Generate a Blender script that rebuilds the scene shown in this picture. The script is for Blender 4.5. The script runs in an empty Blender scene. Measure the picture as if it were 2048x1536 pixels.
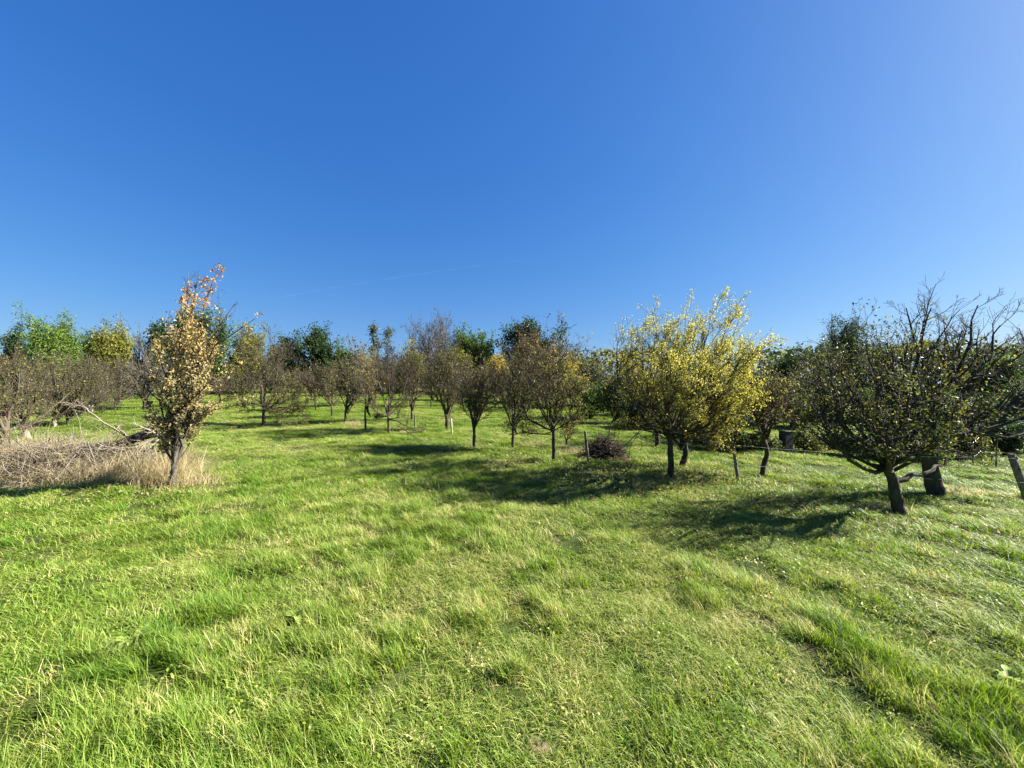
import bpy, math, random
import numpy as np
from mathutils import Vector

# ------------------------------------------------------------------ camera, sky, sun, exposure
scene = bpy.context.scene
COL = scene.collection
F = 769.0            # focal length in pixels of the 2048 px wide photograph (ultra wide lens)
CX, HY = 1024.0, 768.0
CAM_Z = 1.75

cam_d = bpy.data.cameras.new('camera'); cam = bpy.data.objects.new('camera', cam_d); COL.objects.link(cam)
cam_d.sensor_width = 36.0; cam_d.lens = F / 2048.0 * 36.0
cam_d.clip_start = 0.05; cam_d.clip_end = 30000.0
cam.location = (0, 0, CAM_Z); cam.rotation_euler = (math.radians(90), 0, 0)
scene.camera = cam

SUN_AZ, SUN_EL = math.radians(81), math.radians(34)     # azimuth clockwise from the view direction (+Y)
world = bpy.data.worlds.new('World'); scene.world = world; world.use_nodes = True
wn, wl = world.node_tree.nodes, world.node_tree.links
wn.clear()
w_out = wn.new('ShaderNodeOutputWorld'); w_bg = wn.new('ShaderNodeBackground')
sky = wn.new('ShaderNodeTexSky'); sky.sky_type = 'NISHITA'; sky.sun_disc = False
sky.sun_elevation = SUN_EL; sky.sun_rotation = SUN_AZ
sky.altitude = 300; sky.air_density = 1.0; sky.dust_density = 1.1; sky.ozone_density = 2.0
hs = wn.new('ShaderNodeHueSaturation'); hs.inputs['Saturation'].default_value = 1.3
wl.new(sky.outputs[0], hs.inputs['Color'])
sp = wn.new('ShaderNodeSeparateColor'); cb = wn.new('ShaderNodeCombineColor'); wl.new(hs.outputs[0], sp.inputs[0])
for k_, (a_, g_) in enumerate(((0.212, 0.82), (0.362, 0.70), (0.800, 0.48))):        # one uniform colour grade for the whole sky
    pw = wn.new('ShaderNodeMath'); pw.operation = 'POWER'; pw.inputs[1].default_value = g_
    ml = wn.new('ShaderNodeMath'); ml.operation = 'MULTIPLY'; ml.inputs[1].default_value = a_
    wl.new(sp.outputs[k_], pw.inputs[0]); wl.new(pw.outputs[0], ml.inputs[0]); wl.new(ml.outputs[0], cb.inputs[k_])
wl.new(cb.outputs[0], w_bg.inputs['Color'])
w_bg.inputs['Strength'].default_value = 0.10
wl.new(w_bg.outputs[0], w_out.inputs['Surface'])

sun_d = bpy.data.lights.new('sun', 'SUN'); sun = bpy.data.objects.new('sun', sun_d); COL.objects.link(sun)
sun_d.energy = 5.0; sun_d.angle = math.radians(0.53); sun_d.color = (1.0, 0.94, 0.84)
to_sun = Vector((math.sin(SUN_AZ) * math.cos(SUN_EL), math.cos(SUN_AZ) * math.cos(SUN_EL), math.sin(SUN_EL)))
sun.rotation_euler = to_sun.to_track_quat('Z', 'Y').to_euler(); sun.location = to_sun * 60

vs = scene.view_settings
scene.display_settings.display_device = 'sRGB'
vs.view_transform = 'Standard'; vs.look = 'None'; vs.gamma = 1.0; vs.use_curve_mapping = False
vs.exposure = 2.2
scene.render.engine = 'CYCLES'
scene.cycles.max_bounces = 6; scene.cycles.transparent_max_bounces = 8
scene.cycles.diffuse_bounces = 3; scene.cycles.transmission_bounces = 4

# ------------------------------------------------------------------ materials
def material(name, roughness=0.8, spec=0.3):
    m = bpy.data.materials.new(name); m.use_nodes = True
    n, l = m.node_tree.nodes, m.node_tree.links
    b = n['Principled BSDF']; b.inputs['Roughness'].default_value = roughness
    b.inputs['Specular IOR Level'].default_value = spec
    return m, n, l, b

def ramp(n, stops):
    r = n.new('ShaderNodeValToRGB'); e = r.color_ramp.elements
    while len(e) > 1: e.remove(e[0])
    e[0].position = stops[0][0]; e[0].color = (*stops[0][1], 1)
    for p, c in stops[1:]:
        k = e.new(p); k.color = (*c, 1)
    return r

def bark(name, dark, light, scale=18.0, bump=0.6, moss=None):
    m, n, l, b = material(name, 0.9, 0.15)
    tc = n.new('ShaderNodeTexCoord'); mp = n.new('ShaderNodeMapping'); mp.inputs['Scale'].default_value = (1, 1, 0.28)
    l.new(tc.outputs['Object'], mp.inputs[0])
    t = n.new('ShaderNodeTexNoise'); t.inputs['Scale'].default_value = scale; t.inputs['Detail'].default_value = 7; t.inputs['Roughness'].default_value = 0.7
    l.new(mp.outputs[0], t.inputs['Vector'])
    r = ramp(n, [(0.32, dark), (0.68, light)]); l.new(t.outputs['Fac'], r.inputs[0])
    col = r.outputs[0]
    if moss:
        t2 = n.new('ShaderNodeTexNoise'); t2.inputs['Scale'].default_value = 6; t2.inputs['Detail'].default_value = 5
        l.new(tc.outputs['Object'], t2.inputs['Vector'])
        r2 = ramp(n, [(0.5, (0, 0, 0)), (0.64, (1, 1, 1))]); l.new(t2.outputs['Fac'], r2.inputs[0])
        mx = n.new('ShaderNodeMixRGB'); l.new(r2.outputs[0], mx.inputs[0]); l.new(col, mx.inputs[1]); mx.inputs[2].default_value = (*moss, 1)
        col = mx.outputs[0]
    l.new(col, b.inputs['Base Color'])
    bp = n.new('ShaderNodeBump'); bp.inputs['Strength'].default_value = bump; bp.inputs['Distance'].default_value = 0.02
    l.new(t.outputs['Fac'], bp.inputs['Height']); l.new(bp.outputs[0], b.inputs['Normal'])
    return m

def leafy(name, stops, trans=0.4, rough=0.55, spec=0.18, instancer=None, zramp=None, sat_noise=None):
    """leaf material: colour picked per leaf, partly translucent."""
    m, n, l, b = material(name, rough, spec)
    g = n.new('ShaderNodeNewGeometry')
    fac = g.outputs['Random Per Island']
    if instancer:
        a = n.new('ShaderNodeAttribute'); a.attribute_type = 'INSTANCER'; a.attribute_name = instancer
        s = n.new('ShaderNodeMath'); s.operation = 'MULTIPLY_ADD'
        l.new(fac, s.inputs[0]); s.inputs[1].default_value = 0.42
        l.new(a.outputs['Fac'], s.inputs[2]); fac = s.outputs[0]
    if zramp:
        tc = n.new('ShaderNodeTexCoord'); sx = n.new('ShaderNodeSeparateXYZ'); l.new(tc.outputs['Object'], sx.inputs[0])
        mr = n.new('ShaderNodeMapRange'); mr.inputs['From Min'].default_value = zramp[0]; mr.inputs['From Max'].default_value = zramp[1]
        mr.inputs['To Min'].default_value = 0; mr.inputs['To Max'].default_value = 0.7
        l.new(sx.outputs['Z'], mr.inputs['Value'])
        s = n.new('ShaderNodeMath'); s.operation = 'MULTIPLY_ADD'; l.new(fac, s.inputs[0]); s.inputs[1].default_value = 0.35
        l.new(mr.outputs[0], s.inputs[2]); fac = s.outputs[0]
    r = ramp(n, stops); l.new(fac, r.inputs[0])
    l.new(r.outputs[0], b.inputs['Base Color'])
    tr = n.new('ShaderNodeBsdfTranslucent')
    hv = n.new('ShaderNodeHueSaturation'); hv.inputs['Saturation'].default_value = 1.1; hv.inputs['Value'].default_value = 1.25
    l.new(r.outputs[0], hv.inputs['Color']); l.new(hv.outputs[0], tr.inputs['Color'])
    mx = n.new('ShaderNodeMixShader'); mx.inputs[0].default_value = trans
    l.new(b.outputs[0], mx.inputs[1]); l.new(tr.outputs[0], mx.inputs[2])
    l.new(mx.outputs[0], n['Material Output'].inputs['Surface'])
    return m

M = {}
M['bark_dark'] = bark('bark_dark', (0.018, 0.014, 0.011), (0.075, 0.06, 0.048), moss=(0.06, 0.065, 0.03))
M['bark_brown'] = bark('bark_brown', (0.03, 0.022, 0.016), (0.13, 0.10, 0.075), moss=(0.08, 0.085, 0.04))
M['bark_pale'] = bark('bark_pale', (0.10, 0.085, 0.065), (0.36, 0.33, 0.27), moss=(0.22, 0.22, 0.14))
M['bark_pear'] = bark('bark_pear', (0.022, 0.019, 0.016), (0.13, 0.115, 0.095), moss=(0.10, 0.095, 0.06))
M['bark_grey'] = bark('bark_grey', (0.05, 0.045, 0.038), (0.22, 0.20, 0.17), moss=(0.12, 0.13, 0.07))
M['dead_wood'] = bark('dead_wood', (0.15, 0.125, 0.09), (0.35, 0.305, 0.23), scale=25)
M['twig_brown'] = bark('twig_brown', (0.040, 0.032, 0.023), (0.105, 0.086, 0.062), scale=4, bump=0.1)
M['twig_dark'] = bark('twig_dark', (0.02, 0.016, 0.013), (0.07, 0.055, 0.045), scale=4, bump=0.1)
M['twig_tan'] = bark('twig_tan', (0.09, 0.07, 0.048), (0.24, 0.20, 0.145), scale=4, bump=0.1)
M['twig_grey'] = bark('twig_grey', (0.07, 0.062, 0.056), (0.17, 0.15, 0.14), scale=4, bump=0.1)
M['post_wood'] = bark('post_wood', (0.05, 0.042, 0.034), (0.24, 0.21, 0.17), scale=30)
M['post_pale'] = bark('post_pale', (0.25, 0.22, 0.17), (0.45, 0.40, 0.32), scale=30)

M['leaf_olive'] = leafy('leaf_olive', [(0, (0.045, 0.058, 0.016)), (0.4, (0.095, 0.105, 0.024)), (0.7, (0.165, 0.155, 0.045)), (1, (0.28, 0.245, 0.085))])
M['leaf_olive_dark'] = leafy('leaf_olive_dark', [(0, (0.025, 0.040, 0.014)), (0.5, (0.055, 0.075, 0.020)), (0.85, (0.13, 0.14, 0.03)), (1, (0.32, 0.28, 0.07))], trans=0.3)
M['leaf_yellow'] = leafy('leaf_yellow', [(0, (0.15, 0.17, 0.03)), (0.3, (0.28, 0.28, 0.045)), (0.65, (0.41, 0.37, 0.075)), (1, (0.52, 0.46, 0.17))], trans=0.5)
M['leaf_pear'] = leafy('leaf_pear', [(0, (0.10, 0.085, 0.04)), (0.12, (0.24, 0.20, 0.095)), (0.3, (0.31, 0.265, 0.12)), (0.55, (0.36, 0.27, 0.10)), (0.75, (0.40, 0.24, 0.08)), (1, (0.42, 0.14, 0.055))], trans=0.35, zramp=(1.0, 3.9))
M['leaf_gold'] = leafy('leaf_gold', [(0, (0.14, 0.12, 0.025)), (0.5, (0.28, 0.22, 0.05)), (1, (0.42, 0.34, 0.10))], trans=0.5)
M['leaf_rust'] = leafy('leaf_rust', [(0, (0.055, 0.040, 0.022)), (0.5, (0.11, 0.075, 0.038)), (1, (0.19, 0.13, 0.06))])
M['leaf_dark_green'] = leafy('leaf_dark_green', [(0, (0.014, 0.03, 0.012)), (0.6, (0.035, 0.065, 0.022)), (1, (0.06, 0.10, 0.03))], trans=0.25, rough=0.6, spec=0.12)
M['leaf_green'] = leafy('leaf_green', [(0, (0.03, 0.06, 0.015)), (0.5, (0.06, 0.11, 0.02)), (1, (0.11, 0.16, 0.035))], trans=0.35)
M['leaf_bright_green'] = leafy('leaf_bright_green', [(0, (0.06, 0.12, 0.02)), (0.5, (0.11, 0.19, 0.03)), (1, (0.19, 0.25, 0.05))], trans=0.4)
M['leaf_yellow_green'] = leafy('leaf_yellow_green', [(0, (0.08, 0.10, 0.02)), (0.5, (0.16, 0.17, 0.025)), (1, (0.28, 0.25, 0.05))], trans=0.4)
M['leaf_grey_green'] = leafy('leaf_grey_green', [(0, (0.04, 0.055, 0.028)), (0.5, (0.08, 0.10, 0.05)), (1, (0.14, 0.16, 0.08))], trans=0.3)
M['straw'] = leafy('straw', [(0, (0.26, 0.20, 0.10)), (0.5, (0.46, 0.38, 0.21)), (1, (0.60, 0.52, 0.32))], trans=0.4, rough=0.5)
M['dock_leaf'] = leafy('dock_leaf', [(0, (0.17, 0.27, 0.045)), (1, (0.30, 0.37, 0.09))], trans=0.35)
M['grass'] = leafy('grass', [(0.0, (0.030, 0.085, 0.008)), (0.28, (0.090, 0.180, 0.013)), (0.55, (0.165, 0.248, 0.028)), (0.8, (0.275, 0.315, 0.070)), (1.0, (0.46, 0.41, 0.18))],
                   trans=0.36, rough=0.5, spec=0.26, instancer='tone')

# soil and thatch under the grass
m, n, l, b = material('meadow_soil', 0.95, 0.1)
tc = n.new('ShaderNodeTexCoord')
t = n.new('ShaderNodeTexNoise'); t.inputs['Scale'].default_value = 1.6; t.inputs['Detail'].default_value = 8; t.inputs['Roughness'].default_value = 0.7
l.new(tc.outputs['Object'], t.inputs['Vector'])
r = ramp(n, [(0.3, (0.028, 0.045, 0.009)), (0.5, (0.045, 0.066, 0.014)), (0.62, (0.075, 0.075, 0.026)), (0.75, (0.13, 0.105, 0.055))]); l.new(t.outputs['Fac'], r.inputs[0])
l.new(r.outputs[0], b.inputs['Base Color'])
t2 = n.new('ShaderNodeTexNoise'); t2.inputs['Scale'].default_value = 60; t2.inputs['Detail'].default_value = 6
l.new(tc.outputs['Object'], t2.inputs['Vector'])
bp = n.new('ShaderNodeBump'); bp.inputs['Strength'].default_value = 0.8; bp.inputs['Distance'].default_value = 0.03
l.new(t2.outputs['Fac'], bp.inputs['Height']); l.new(bp.outputs[0], b.inputs['Normal'])
M['soil'] = m

m, n, l, b = material('dry_earth', 0.95, 0.1)
tc = n.new('ShaderNodeTexCoord')
t = n.new('ShaderNodeTexNoise'); t.inputs['Scale'].default_value = 22; t.inputs['Detail'].default_value = 8; t.inputs['Roughness'].default_value = 0.75
l.new(tc.outputs['Object'], t.inputs['Vector'])
r = ramp(n, [(0.3, (0.05, 0.042, 0.022)), (0.7, (0.20, 0.165, 0.09))]); l.new(t.outputs['Fac'], r.inputs[0]); l.new(r.outputs[0], b.inputs['Base Color'])
bp = n.new('ShaderNodeBump'); bp.inputs['Strength'].default_value = 1.0; bp.inputs['Distance'].default_value = 0.02
l.new(t.outputs['Fac'], bp.inputs['Height']); l.new(bp.outputs[0], b.inputs['Normal'])
M['earth'] = m

m, n, l, b = material('fence_wire', 0.35, 0.5)
b.inputs['Base Color'].default_value = (0.62, 0.62, 0.58, 1)
M['wire'] = m
m, n, l, b = material('insulator_plastic', 0.4, 0.5)
b.inputs['Base Color'].default_value = (0.03, 0.03, 0.03, 1)
M['plastic'] = m
m, n, l, b = material('tarred_board', 0.75, 0.3)
tc = n.new('ShaderNodeTexCoord'); t = n.new('ShaderNodeTexNoise'); t.inputs['Scale'].default_value = 14; t.inputs['Detail'].default_value = 6
l.new(tc.outputs['Object'], t.inputs['Vector'])
r = ramp(n, [(0.35, (0.012, 0.011, 0.010)), (0.7, (0.05, 0.045, 0.04))]); l.new(t.outputs['Fac'], r.inputs[0]); l.new(r.outputs[0], b.inputs['Base Color'])
M['board'] = m

m = bpy.data.materials.new('vapour'); m.use_nodes = True; n, l = m.node_tree.nodes, m.node_tree.links
n.clear()
o_ = n.new('ShaderNodeOutputMaterial'); mx = n.new('ShaderNodeMixShader'); tr = n.new('ShaderNodeBsdfTransparent'); df = n.new('ShaderNodeBsdfTranslucent')
df.inputs['Color'].default_value = (0.9, 0.9, 0.9, 1)
tc = n.new('ShaderNodeTexCoord'); t = n.new('ShaderNodeTexNoise'); t.inputs['Scale'].default_value = 0.003; l.new(tc.outputs['Object'], t.inputs['Vector'])
r = ramp(n, [(0.35, (0.0, 0.0, 0.0)), (0.7, (0.014, 0.014, 0.014))]); l.new(t.outputs['Fac'], r.inputs[0])
l.new(r.outputs[0], mx.inputs[0]); l.new(tr.outputs[0], mx.inputs[1]); l.new(df.outputs[0], mx.inputs[2]); l.new(mx.outputs[0], o_.inputs['Surface'])
M['vapour'] = m

# ------------------------------------------------------------------ helpers
def lattice(ix, iy, seed):
    h = (ix.astype(np.int64) * 374761393 + iy.astype(np.int64) * 668265263 + seed * 974634599) & 0xffffffff
    h = ((h ^ (h >> 13)) * 1274126177) & 0xffffffff
    h = h ^ (h >> 16)
    return (h & 0xffff) / 65535.0

def vnoise(x, y, s, seed=0):
    x = np.asarray(x, float) / s; y = np.asarray(y, float) / s
    ix, iy = np.floor(x), np.floor(y); fx, fy = x - ix, y - iy
    fx = fx * fx * (3 - 2 * fx); fy = fy * fy * (3 - 2 * fy)
    a = lattice(ix, iy, seed); b = lattice(ix + 1, iy, seed); c = lattice(ix, iy + 1, seed); d = lattice(ix + 1, iy + 1, seed)
    return (a * (1 - fx) + b * fx) * (1 - fy) + (c * (1 - fx) + d * fx) * fy

def H(x, y):
    """height of the meadow: lumpy turf with old mowing ridges."""
    x = np.asarray(x, float); y = np.asarray(y, float)
    d = np.hypot(x, y)
    near = np.clip((40 - d) / 30, 0, 1)
    u = 0.76 * x + 0.65 * y + 0.5 * vnoise(x, y, 2.3, 5)
    h = 0.013 * np.sin(u * 2 * math.pi / 0.85) * near * (0.3 + vnoise(x, y, 1.6, 6))
    h = h + (vnoise(x, y, 0.55, 1) - 0.5) * 0.07 * near + (vnoise(x, y, 2.2, 2) - 0.5) * 0.14
    h = h + (vnoise(x, y, 9.0, 3) - 0.5) * 0.22 * np.clip((d - 4) / 8, 0, 1)
    h = h + 0.75 * np.clip((y - 18) / 30, 0, 1) * np.clip((-x + 6) / 20, 0, 1)
    return h

def Hs(x, y): return float(H(np.array([x]), np.array([y]))[0])

def at(px, py):
    """point of the meadow seen at pixel (px, py) of the photograph."""
    Y = CAM_Z * F / (py - HY)
    for _ in range(12):
        X = (px - CX) / F * Y
        Y = 0.5 * Y + 0.5 * (CAM_Z - Hs(X, Y)) * F / (py - HY)
    X = (px - CX) / F * Y
    return X, Y, Hs(X, Y)

def P3(px, py, Y): return np.array([(px - CX) / F * Y, Y, CAM_Z - (py - HY) / F * Y])

def tag(o, label=None, cat=None, group=None, kind=None):
    if label: o['label'] = label
    if cat: o['category'] = cat
    if group: o['group'] = group
    if kind: o['kind'] = kind
    return o

def np_mesh(name, V, Fc, mat, smooth=True):
    me = bpy.data.meshes.new(name)
    V = np.asarray(V, np.float32); me.vertices.add(len(V)); me.vertices.foreach_set('co', V.ravel())
    Fs = Fc if isinstance(Fc, list) else [Fc]
    Fs = [np.asarray(f, np.int32) for f in Fs if len(f)]
    idx = np.concatenate([f.ravel() for f in Fs]); sizes = np.concatenate([np.full(len(f), f.shape[1], np.int32) for f in Fs])
    me.loops.add(len(idx)); me.loops.foreach_set('vertex_index', idx)
    me.polygons.add(len(sizes)); me.polygons.foreach_set('loop_start', np.concatenate([[0], np.cumsum(sizes)[:-1]]).astype(np.int32))
    me.polygons.foreach_set('use_smooth', np.full(len(sizes), smooth))
    me.update(calc_edges=True); me.materials.append(mat)
    return me

def obj(name, me, parent=None, col=COL):
    o = bpy.data.objects.new(name, me); col.objects.link(o)
    if parent is not None: o.parent = parent
    return o

def empty(name, loc):
    o = bpy.data.objects.new(name, None); COL.objects.link(o); o.location = loc; o.empty_display_size = 0.2
    return o

def norm(v): return v / np.maximum(np.linalg.norm(v, axis=-1, keepdims=True), 1e-9)

def tubes(pts, rad, sides, rng=None, rough=0.0, cap=False):
    """tapered tubes along polylines pts (B,P,3) with radii (B,P)."""
    B, P, _ = pts.shape
    t = norm(np.gradient(pts, axis=1))
    mean = np.abs(norm(pts[:, -1] - pts[:, 0])); ref = np.eye(3)[np.argmin(mean, axis=1)][:, None, :]
    nn = norm(np.cross(t, np.broadcast_to(ref, t.shape))); bb = np.cross(t, nn)
    a = np.linspace(0, 2 * math.pi, sides, endpoint=False)
    r = rad[:, :, None]
    if rough and rng is not None: r = r * (1 + rng.normal(0, rough, (B, P, sides)) + rng.normal(0, rough, (B, 1, sides)))
    ring = pts[:, :, None, :] + r[..., None] * (np.cos(a)[None, None, :, None] * nn[:, :, None, :] + np.sin(a)[None, None, :, None] * bb[:, :, None, :])
    V = ring.reshape(-1, 3)
    i = np.arange(B)[:, None, None] * P * sides + np.arange(P - 1)[None, :, None] * sides
    j = np.arange(sides)[None, None, :]; j2 = (j + 1) % sides
    Q = np.stack([i + j, i + j2, i + sides + j2, i + sides + j], -1).reshape(-1, 4)
    if cap:
        c = np.arange(B)[:, None] * P * sides + (P - 1) * sides + np.arange(sides)[None, :]
        return V, [Q, c]
    return V, Q

def join(parts):
    Vs, quads, other, off = [], [], {}, 0
    for V, Fc in parts:
        for f in (Fc if isinstance(Fc, list) else [Fc]):
            other.setdefault(f.shape[1], []).append(f + off)
        Vs.append(V); off += len(V)
    return np.concatenate(Vs), [np.concatenate(v) for v in other.values()]

def grow(rng, o, d, L, P, wander, up):
    pts = [o]; d = norm(d); up = np.asarray(up, float)
    step = (L / (P - 1))[:, None]
    for _ in range(P - 1):
        d = norm(d + rng.normal(0, wander, d.shape) + up)
        pts.append(pts[-1] + d * step)
    return np.stack(pts, 1)

def sprout(rng, pts, rad, Lp, n, t0, t1, a0, a1, ratio, P, wander, up, rk=0.6, rmin=0.003, taper=0.45, jl=0.35, lt=0.55):
    """n children on every parent polyline."""
    B, PP, _ = pts.shape
    t = t0 + (t1 - t0) * (np.arange(n)[None, :] + rng.random((B, n))) / n
    f = t * (PP - 1); i = np.minimum(f.astype(int), PP - 2); w = (f - i)[..., None]
    bi = np.arange(B)[:, None]
    o = pts[bi, i] * (1 - w) + pts[bi, i + 1] * w
    T = norm(pts[bi, i + 1] - pts[bi, i])
    R = rad[bi, i] * (1 - w[..., 0]) + rad[bi, i + 1] * w[..., 0]
    rv = rng.normal(0, 1, T.shape); perp = norm(rv - (rv * T).sum(-1, keepdims=True) * T)
    a = np.radians(rng.uniform(a0, a1, (B, n)))[..., None]
    d = np.cos(a) * T + np.sin(a) * perp
    L = (Lp[:, None] * ratio * (1.15 - lt * t) * rng.uniform(1 - jl, 1 + jl, (B, n))).ravel()
    q = grow(rng, o.reshape(-1, 3), d.reshape(-1, 3), L, P, wander, up)
    r0 = np.maximum(R.ravel() * rk, rmin)
    r = np.maximum(r0[:, None] * (1 - (1 - taper) * np.linspace(0, 1, P)[None, :]), rmin * 0.7)
    return q, r, L

def leaves(rng, c, size, aspect=0.55, flat=0.35):
    """folded leaf-shaped quads centred on points c."""
    N = len(c)
    a = norm(rng.normal(0, 1, (N, 3)) + np.array([0, 0, -0.35])); nr = rng.normal(0, 1, (N, 3)) + np.array([0.25, 0, flat * 2])
    b = norm(np.cross(nr, a)); nn = norm(np.cross(a, b))
    s = (size * rng.uniform(0.65, 1.3, N))[:, None]
    V = np.stack([c - a * s * 0.5, c + b * s * aspect * 0.5 + nn * s * 0.12 + a * s * 0.02, c + a * s * 0.5, c - b * s * aspect * 0.5 + nn * s * 0.12 + a * s * 0.02], 1).reshape(-1, 3)
    return V, np.arange(N * 4).reshape(N, 4)

def blades(rng, base, head, height, width, bend, rows=4):
    """curved grass blades as strips."""
    N = len(base); t = np.linspace(0, 1, rows)[None, :, None]
    dirv = np.stack([np.cos(head), np.sin(head), np.zeros(N)], -1)[:, None, :]
    ang = bend[:, None, None] * t
    hgt = height[:, None, None]
    p = base[:, None, :] + dirv * hgt * t * np.sin(ang * 0.9) + np.array([0, 0, 1.0]) * hgt * t * np.cos(ang * 0.8)
    tw = rng.uniform(-0.9, 0.9, N)
    hw = head + math.pi / 2 + tw
    side = np.stack([np.cos(hw), np.sin(hw), np.zeros(N)], -1)[:, None, :]
    wv = width[:, None, None] * 0.5 * np.clip(1.05 - t ** 1.8, 0.06, 1)
    V = np.stack([p - side * wv, p + side * wv], 2).reshape(-1, 3)
    i = np.arange(N)[:, None] * rows * 2 + np.arange(rows - 1)[None, :] * 2
    Q = np.stack([i, i + 1, i + 3, i + 2], -1).reshape(-1, 4)
    return V, Q

def smooth_line(P, n):
    """Catmull-Rom resampling of a polyline to n points."""
    P = np.asarray(P, float); K = len(P)
    E = np.concatenate([[2 * P[0] - P[1]], P, [2 * P[-1] - P[-2]]])
    u = np.linspace(0, K - 1 - 1e-6, n); i = u.astype(int); w = (u - i)[:, None]
    a, b, c, d = E[i], E[i + 1], E[i + 2], E[i + 3]
    return 0.5 * (2 * b + (c - a) * w + (2 * a - 5 * b + 4 * c - d) * w ** 2 + (3 * b - a - 3 * c + d) * w ** 3)

# ------------------------------------------------------------------ the meadow
def axis(n, reach, k):
    s = np.linspace(-1, 1, n); return reach * np.sinh(k * s) / math.sinh(k)
gx, gy = axis(221, 420, 6.0), axis(221, 420, 6.0) + 3.0
XX, YY = np.meshgrid(gx, gy)
ZZ = H(XX, YY)
ii = (np.arange(220)[:, None] * 221 + np.arange(220)[None, :])
me = np_mesh('meadow_ground', np.stack([XX, YY, ZZ], -1).reshape(-1, 3), np.stack([ii, ii + 1, ii + 222, ii + 221], -1).reshape(-1, 4), M['soil'])
tag(obj('ground', me), 'lumpy green meadow ground of the orchard', kind='structure')

# grass: four tuft meshes, instanced over the meadow by geometry nodes
def tuft(seed, n, radius, hmin, hmax, lean, wd):
    rng = np.random.default_rng(seed)
    r = radius * np.sqrt(rng.random(n)); a = rng.random(n) * 2 * math.pi
    base = np.stack([r * np.cos(a), r * np.sin(a), np.full(n, -0.02)], -1)
    head = np.where(rng.random(n) < 0.65, rng.normal(0, 0.9, n), rng.random(n) * 2 * math.pi)
    h = rng.uniform(hmin, hmax, n) * (0.7 + 0.5 * rng.random(n))
    return blades(rng, base, head, h, rng.uniform(0.6, 1.3, n) * wd, rng.uniform(0.25, 1.0, n) * lean)
tcol = bpy.data.collections.new('grass_tufts')
specs = [(62, 0.095, 0.045, 0.125, 1.25, 0.0044), (60, 0.10, 0.035, 0.10, 1.5, 0.0046), (60, 0.07, 0.07, 0.16, 1.1, 0.0046), (56, 0.11, 0.05, 0.125, 1.8, 0.0042)]
for k, sp in enumerate(specs):
    V, Q = tuft(100 + k, *sp)
    obj('grass_tuft_' + 'abcd'[k], np_mesh('grass_tuft', V, Q, M['grass']), col=tcol)

rw = np.random.default_rng(140); c_ = rw.normal(0, 0.05, (46, 3)) * np.array([1, 1, 0]) + np.array([0, 0, 1.0]) * rw.uniform(0.01, 0.055, (46, 1))      # low broad-leaved weeds
V, Q = leaves(rw, c_, 0.019, aspect=0.75, flat=1.2)
V2, Q2 = blades(rw, rw.normal(0, 0.05, (14, 3)) * np.array([1, 1, 0]), rw.random(14) * 6.28, rw.uniform(0.04, 0.08, 14), np.full(14, 0.004), rw.uniform(0.3, 1.5, 14))
V, Q = join([(V, Q), (V2, Q2)])
obj('grass_tuft_e', np_mesh('grass_tuft', V, Q, M['grass']), col=tcol)

BARE = [at(780, 1330), at(1148, 1150), at(1075, 1492), at(1110, 1080)]       # molehills and bare earth
rng = np.random.default_rng(11)
def scatter(d0, d1, dens, half=1.08):
    n_ = int(half * (d1 ** 2 - d0 ** 2) * dens)
    r_ = np.sqrt(rng.uniform(d0 ** 2, d1 ** 2, n_)); a_ = rng.uniform(-half, half, n_)
    return r_ * np.sin(a_), r_ * np.cos(a_)
xs, ys = [], []
edges = [0.7, 2.5, 4, 6, 9, 13, 18, 25, 35, 50, 75]
for d0, d1 in zip(edges[:-1], edges[1:]):
    dm = (d0 + d1) / 2
    dens = 265 / max(1.0, dm / 3.2) ** 1.2
    x_, y_ = scatter(d0, d1, dens); xs.append(x_); ys.append(y_)
gxp, gyp = np.concatenate(xs), np.concatenate(ys)
u = rng.uniform(-1.5, 1.5, 500); w_ = rng.uniform(-1.5, 0.7, 500)           # under and beside the photographer
gxp = np.concatenate([gxp, u]); gyp = np.concatenate([gyp, w_])
keep = np.ones(len(gxp), bool)
for bx, by, bz in BARE:
    keep &= ~((np.hypot(gxp - bx, gyp - by) < 0.10 + 0.08 * rng.random(len(gxp))) & (rng.random(len(gxp)) < 0.5))
thin = vnoise(gxp, gyp, 0.17, 31) * 0.62 + vnoise(gxp, gyp, 0.7, 32) * 0.38
keep &= ~((thin < 0.345) & (rng.random(len(gxp)) < 0.72))
gxp, gyp = gxp[keep], gyp[keep]
N = len(gxp); print('grass tufts', N); gd = np.hypot(gxp, gyp)
lod = np.maximum(1.0, gd / 3.2) ** 0.58
lush = vnoise(gxp, gyp, 0.26, 21) * 0.55 + vnoise(gxp, gyp, 1.1, 22) * 0.45
dry = vnoise(gxp, gyp, 0.45, 23) * 0.5 + vnoise(gxp, gyp, 2.6, 24) * 0.5
tone = 0.38 + 0.40 * (dry - 0.5) * 1.1 - 0.34 * np.clip(lush - 0.55, 0, 1) * 1.7 + rng.normal(0, 0.14, N)
tone = np.where(rng.random(N) < 0.05, tone + 0.3, tone)
tone += np.clip((gxp - 3) / 30, 0, 0.10) * np.clip((gyp - 6) / 4, 0, 1)
tone = np.clip(tone, 0.0, 0.72)
kind = np.where(rng.random(N) < 0.03, 4, np.where(lush > 0.6, 2, np.where(dry > 0.56, np.where(rng.random(N) < 0.6, 3, 1), rng.integers(0, 2, N))))
hs_ = (0.60 + 0.62 * np.clip((lush - 0.3) * 1.7, 0, 1)) * rng.uniform(0.6, 1.35, N)
hs_ *= np.clip(1.12 - gd * 0.035, 0.72, 1.1)
rotz = math.pi + 0.5 + (vnoise(gxp, gyp, 0.55, 41) - 0.5) * 2.4 + rng.normal(0, 1.15, N)
gz = H(gxp, gyp)
gme = bpy.data.meshes.new('grass_points'); gme.vertices.add(N)
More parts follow.
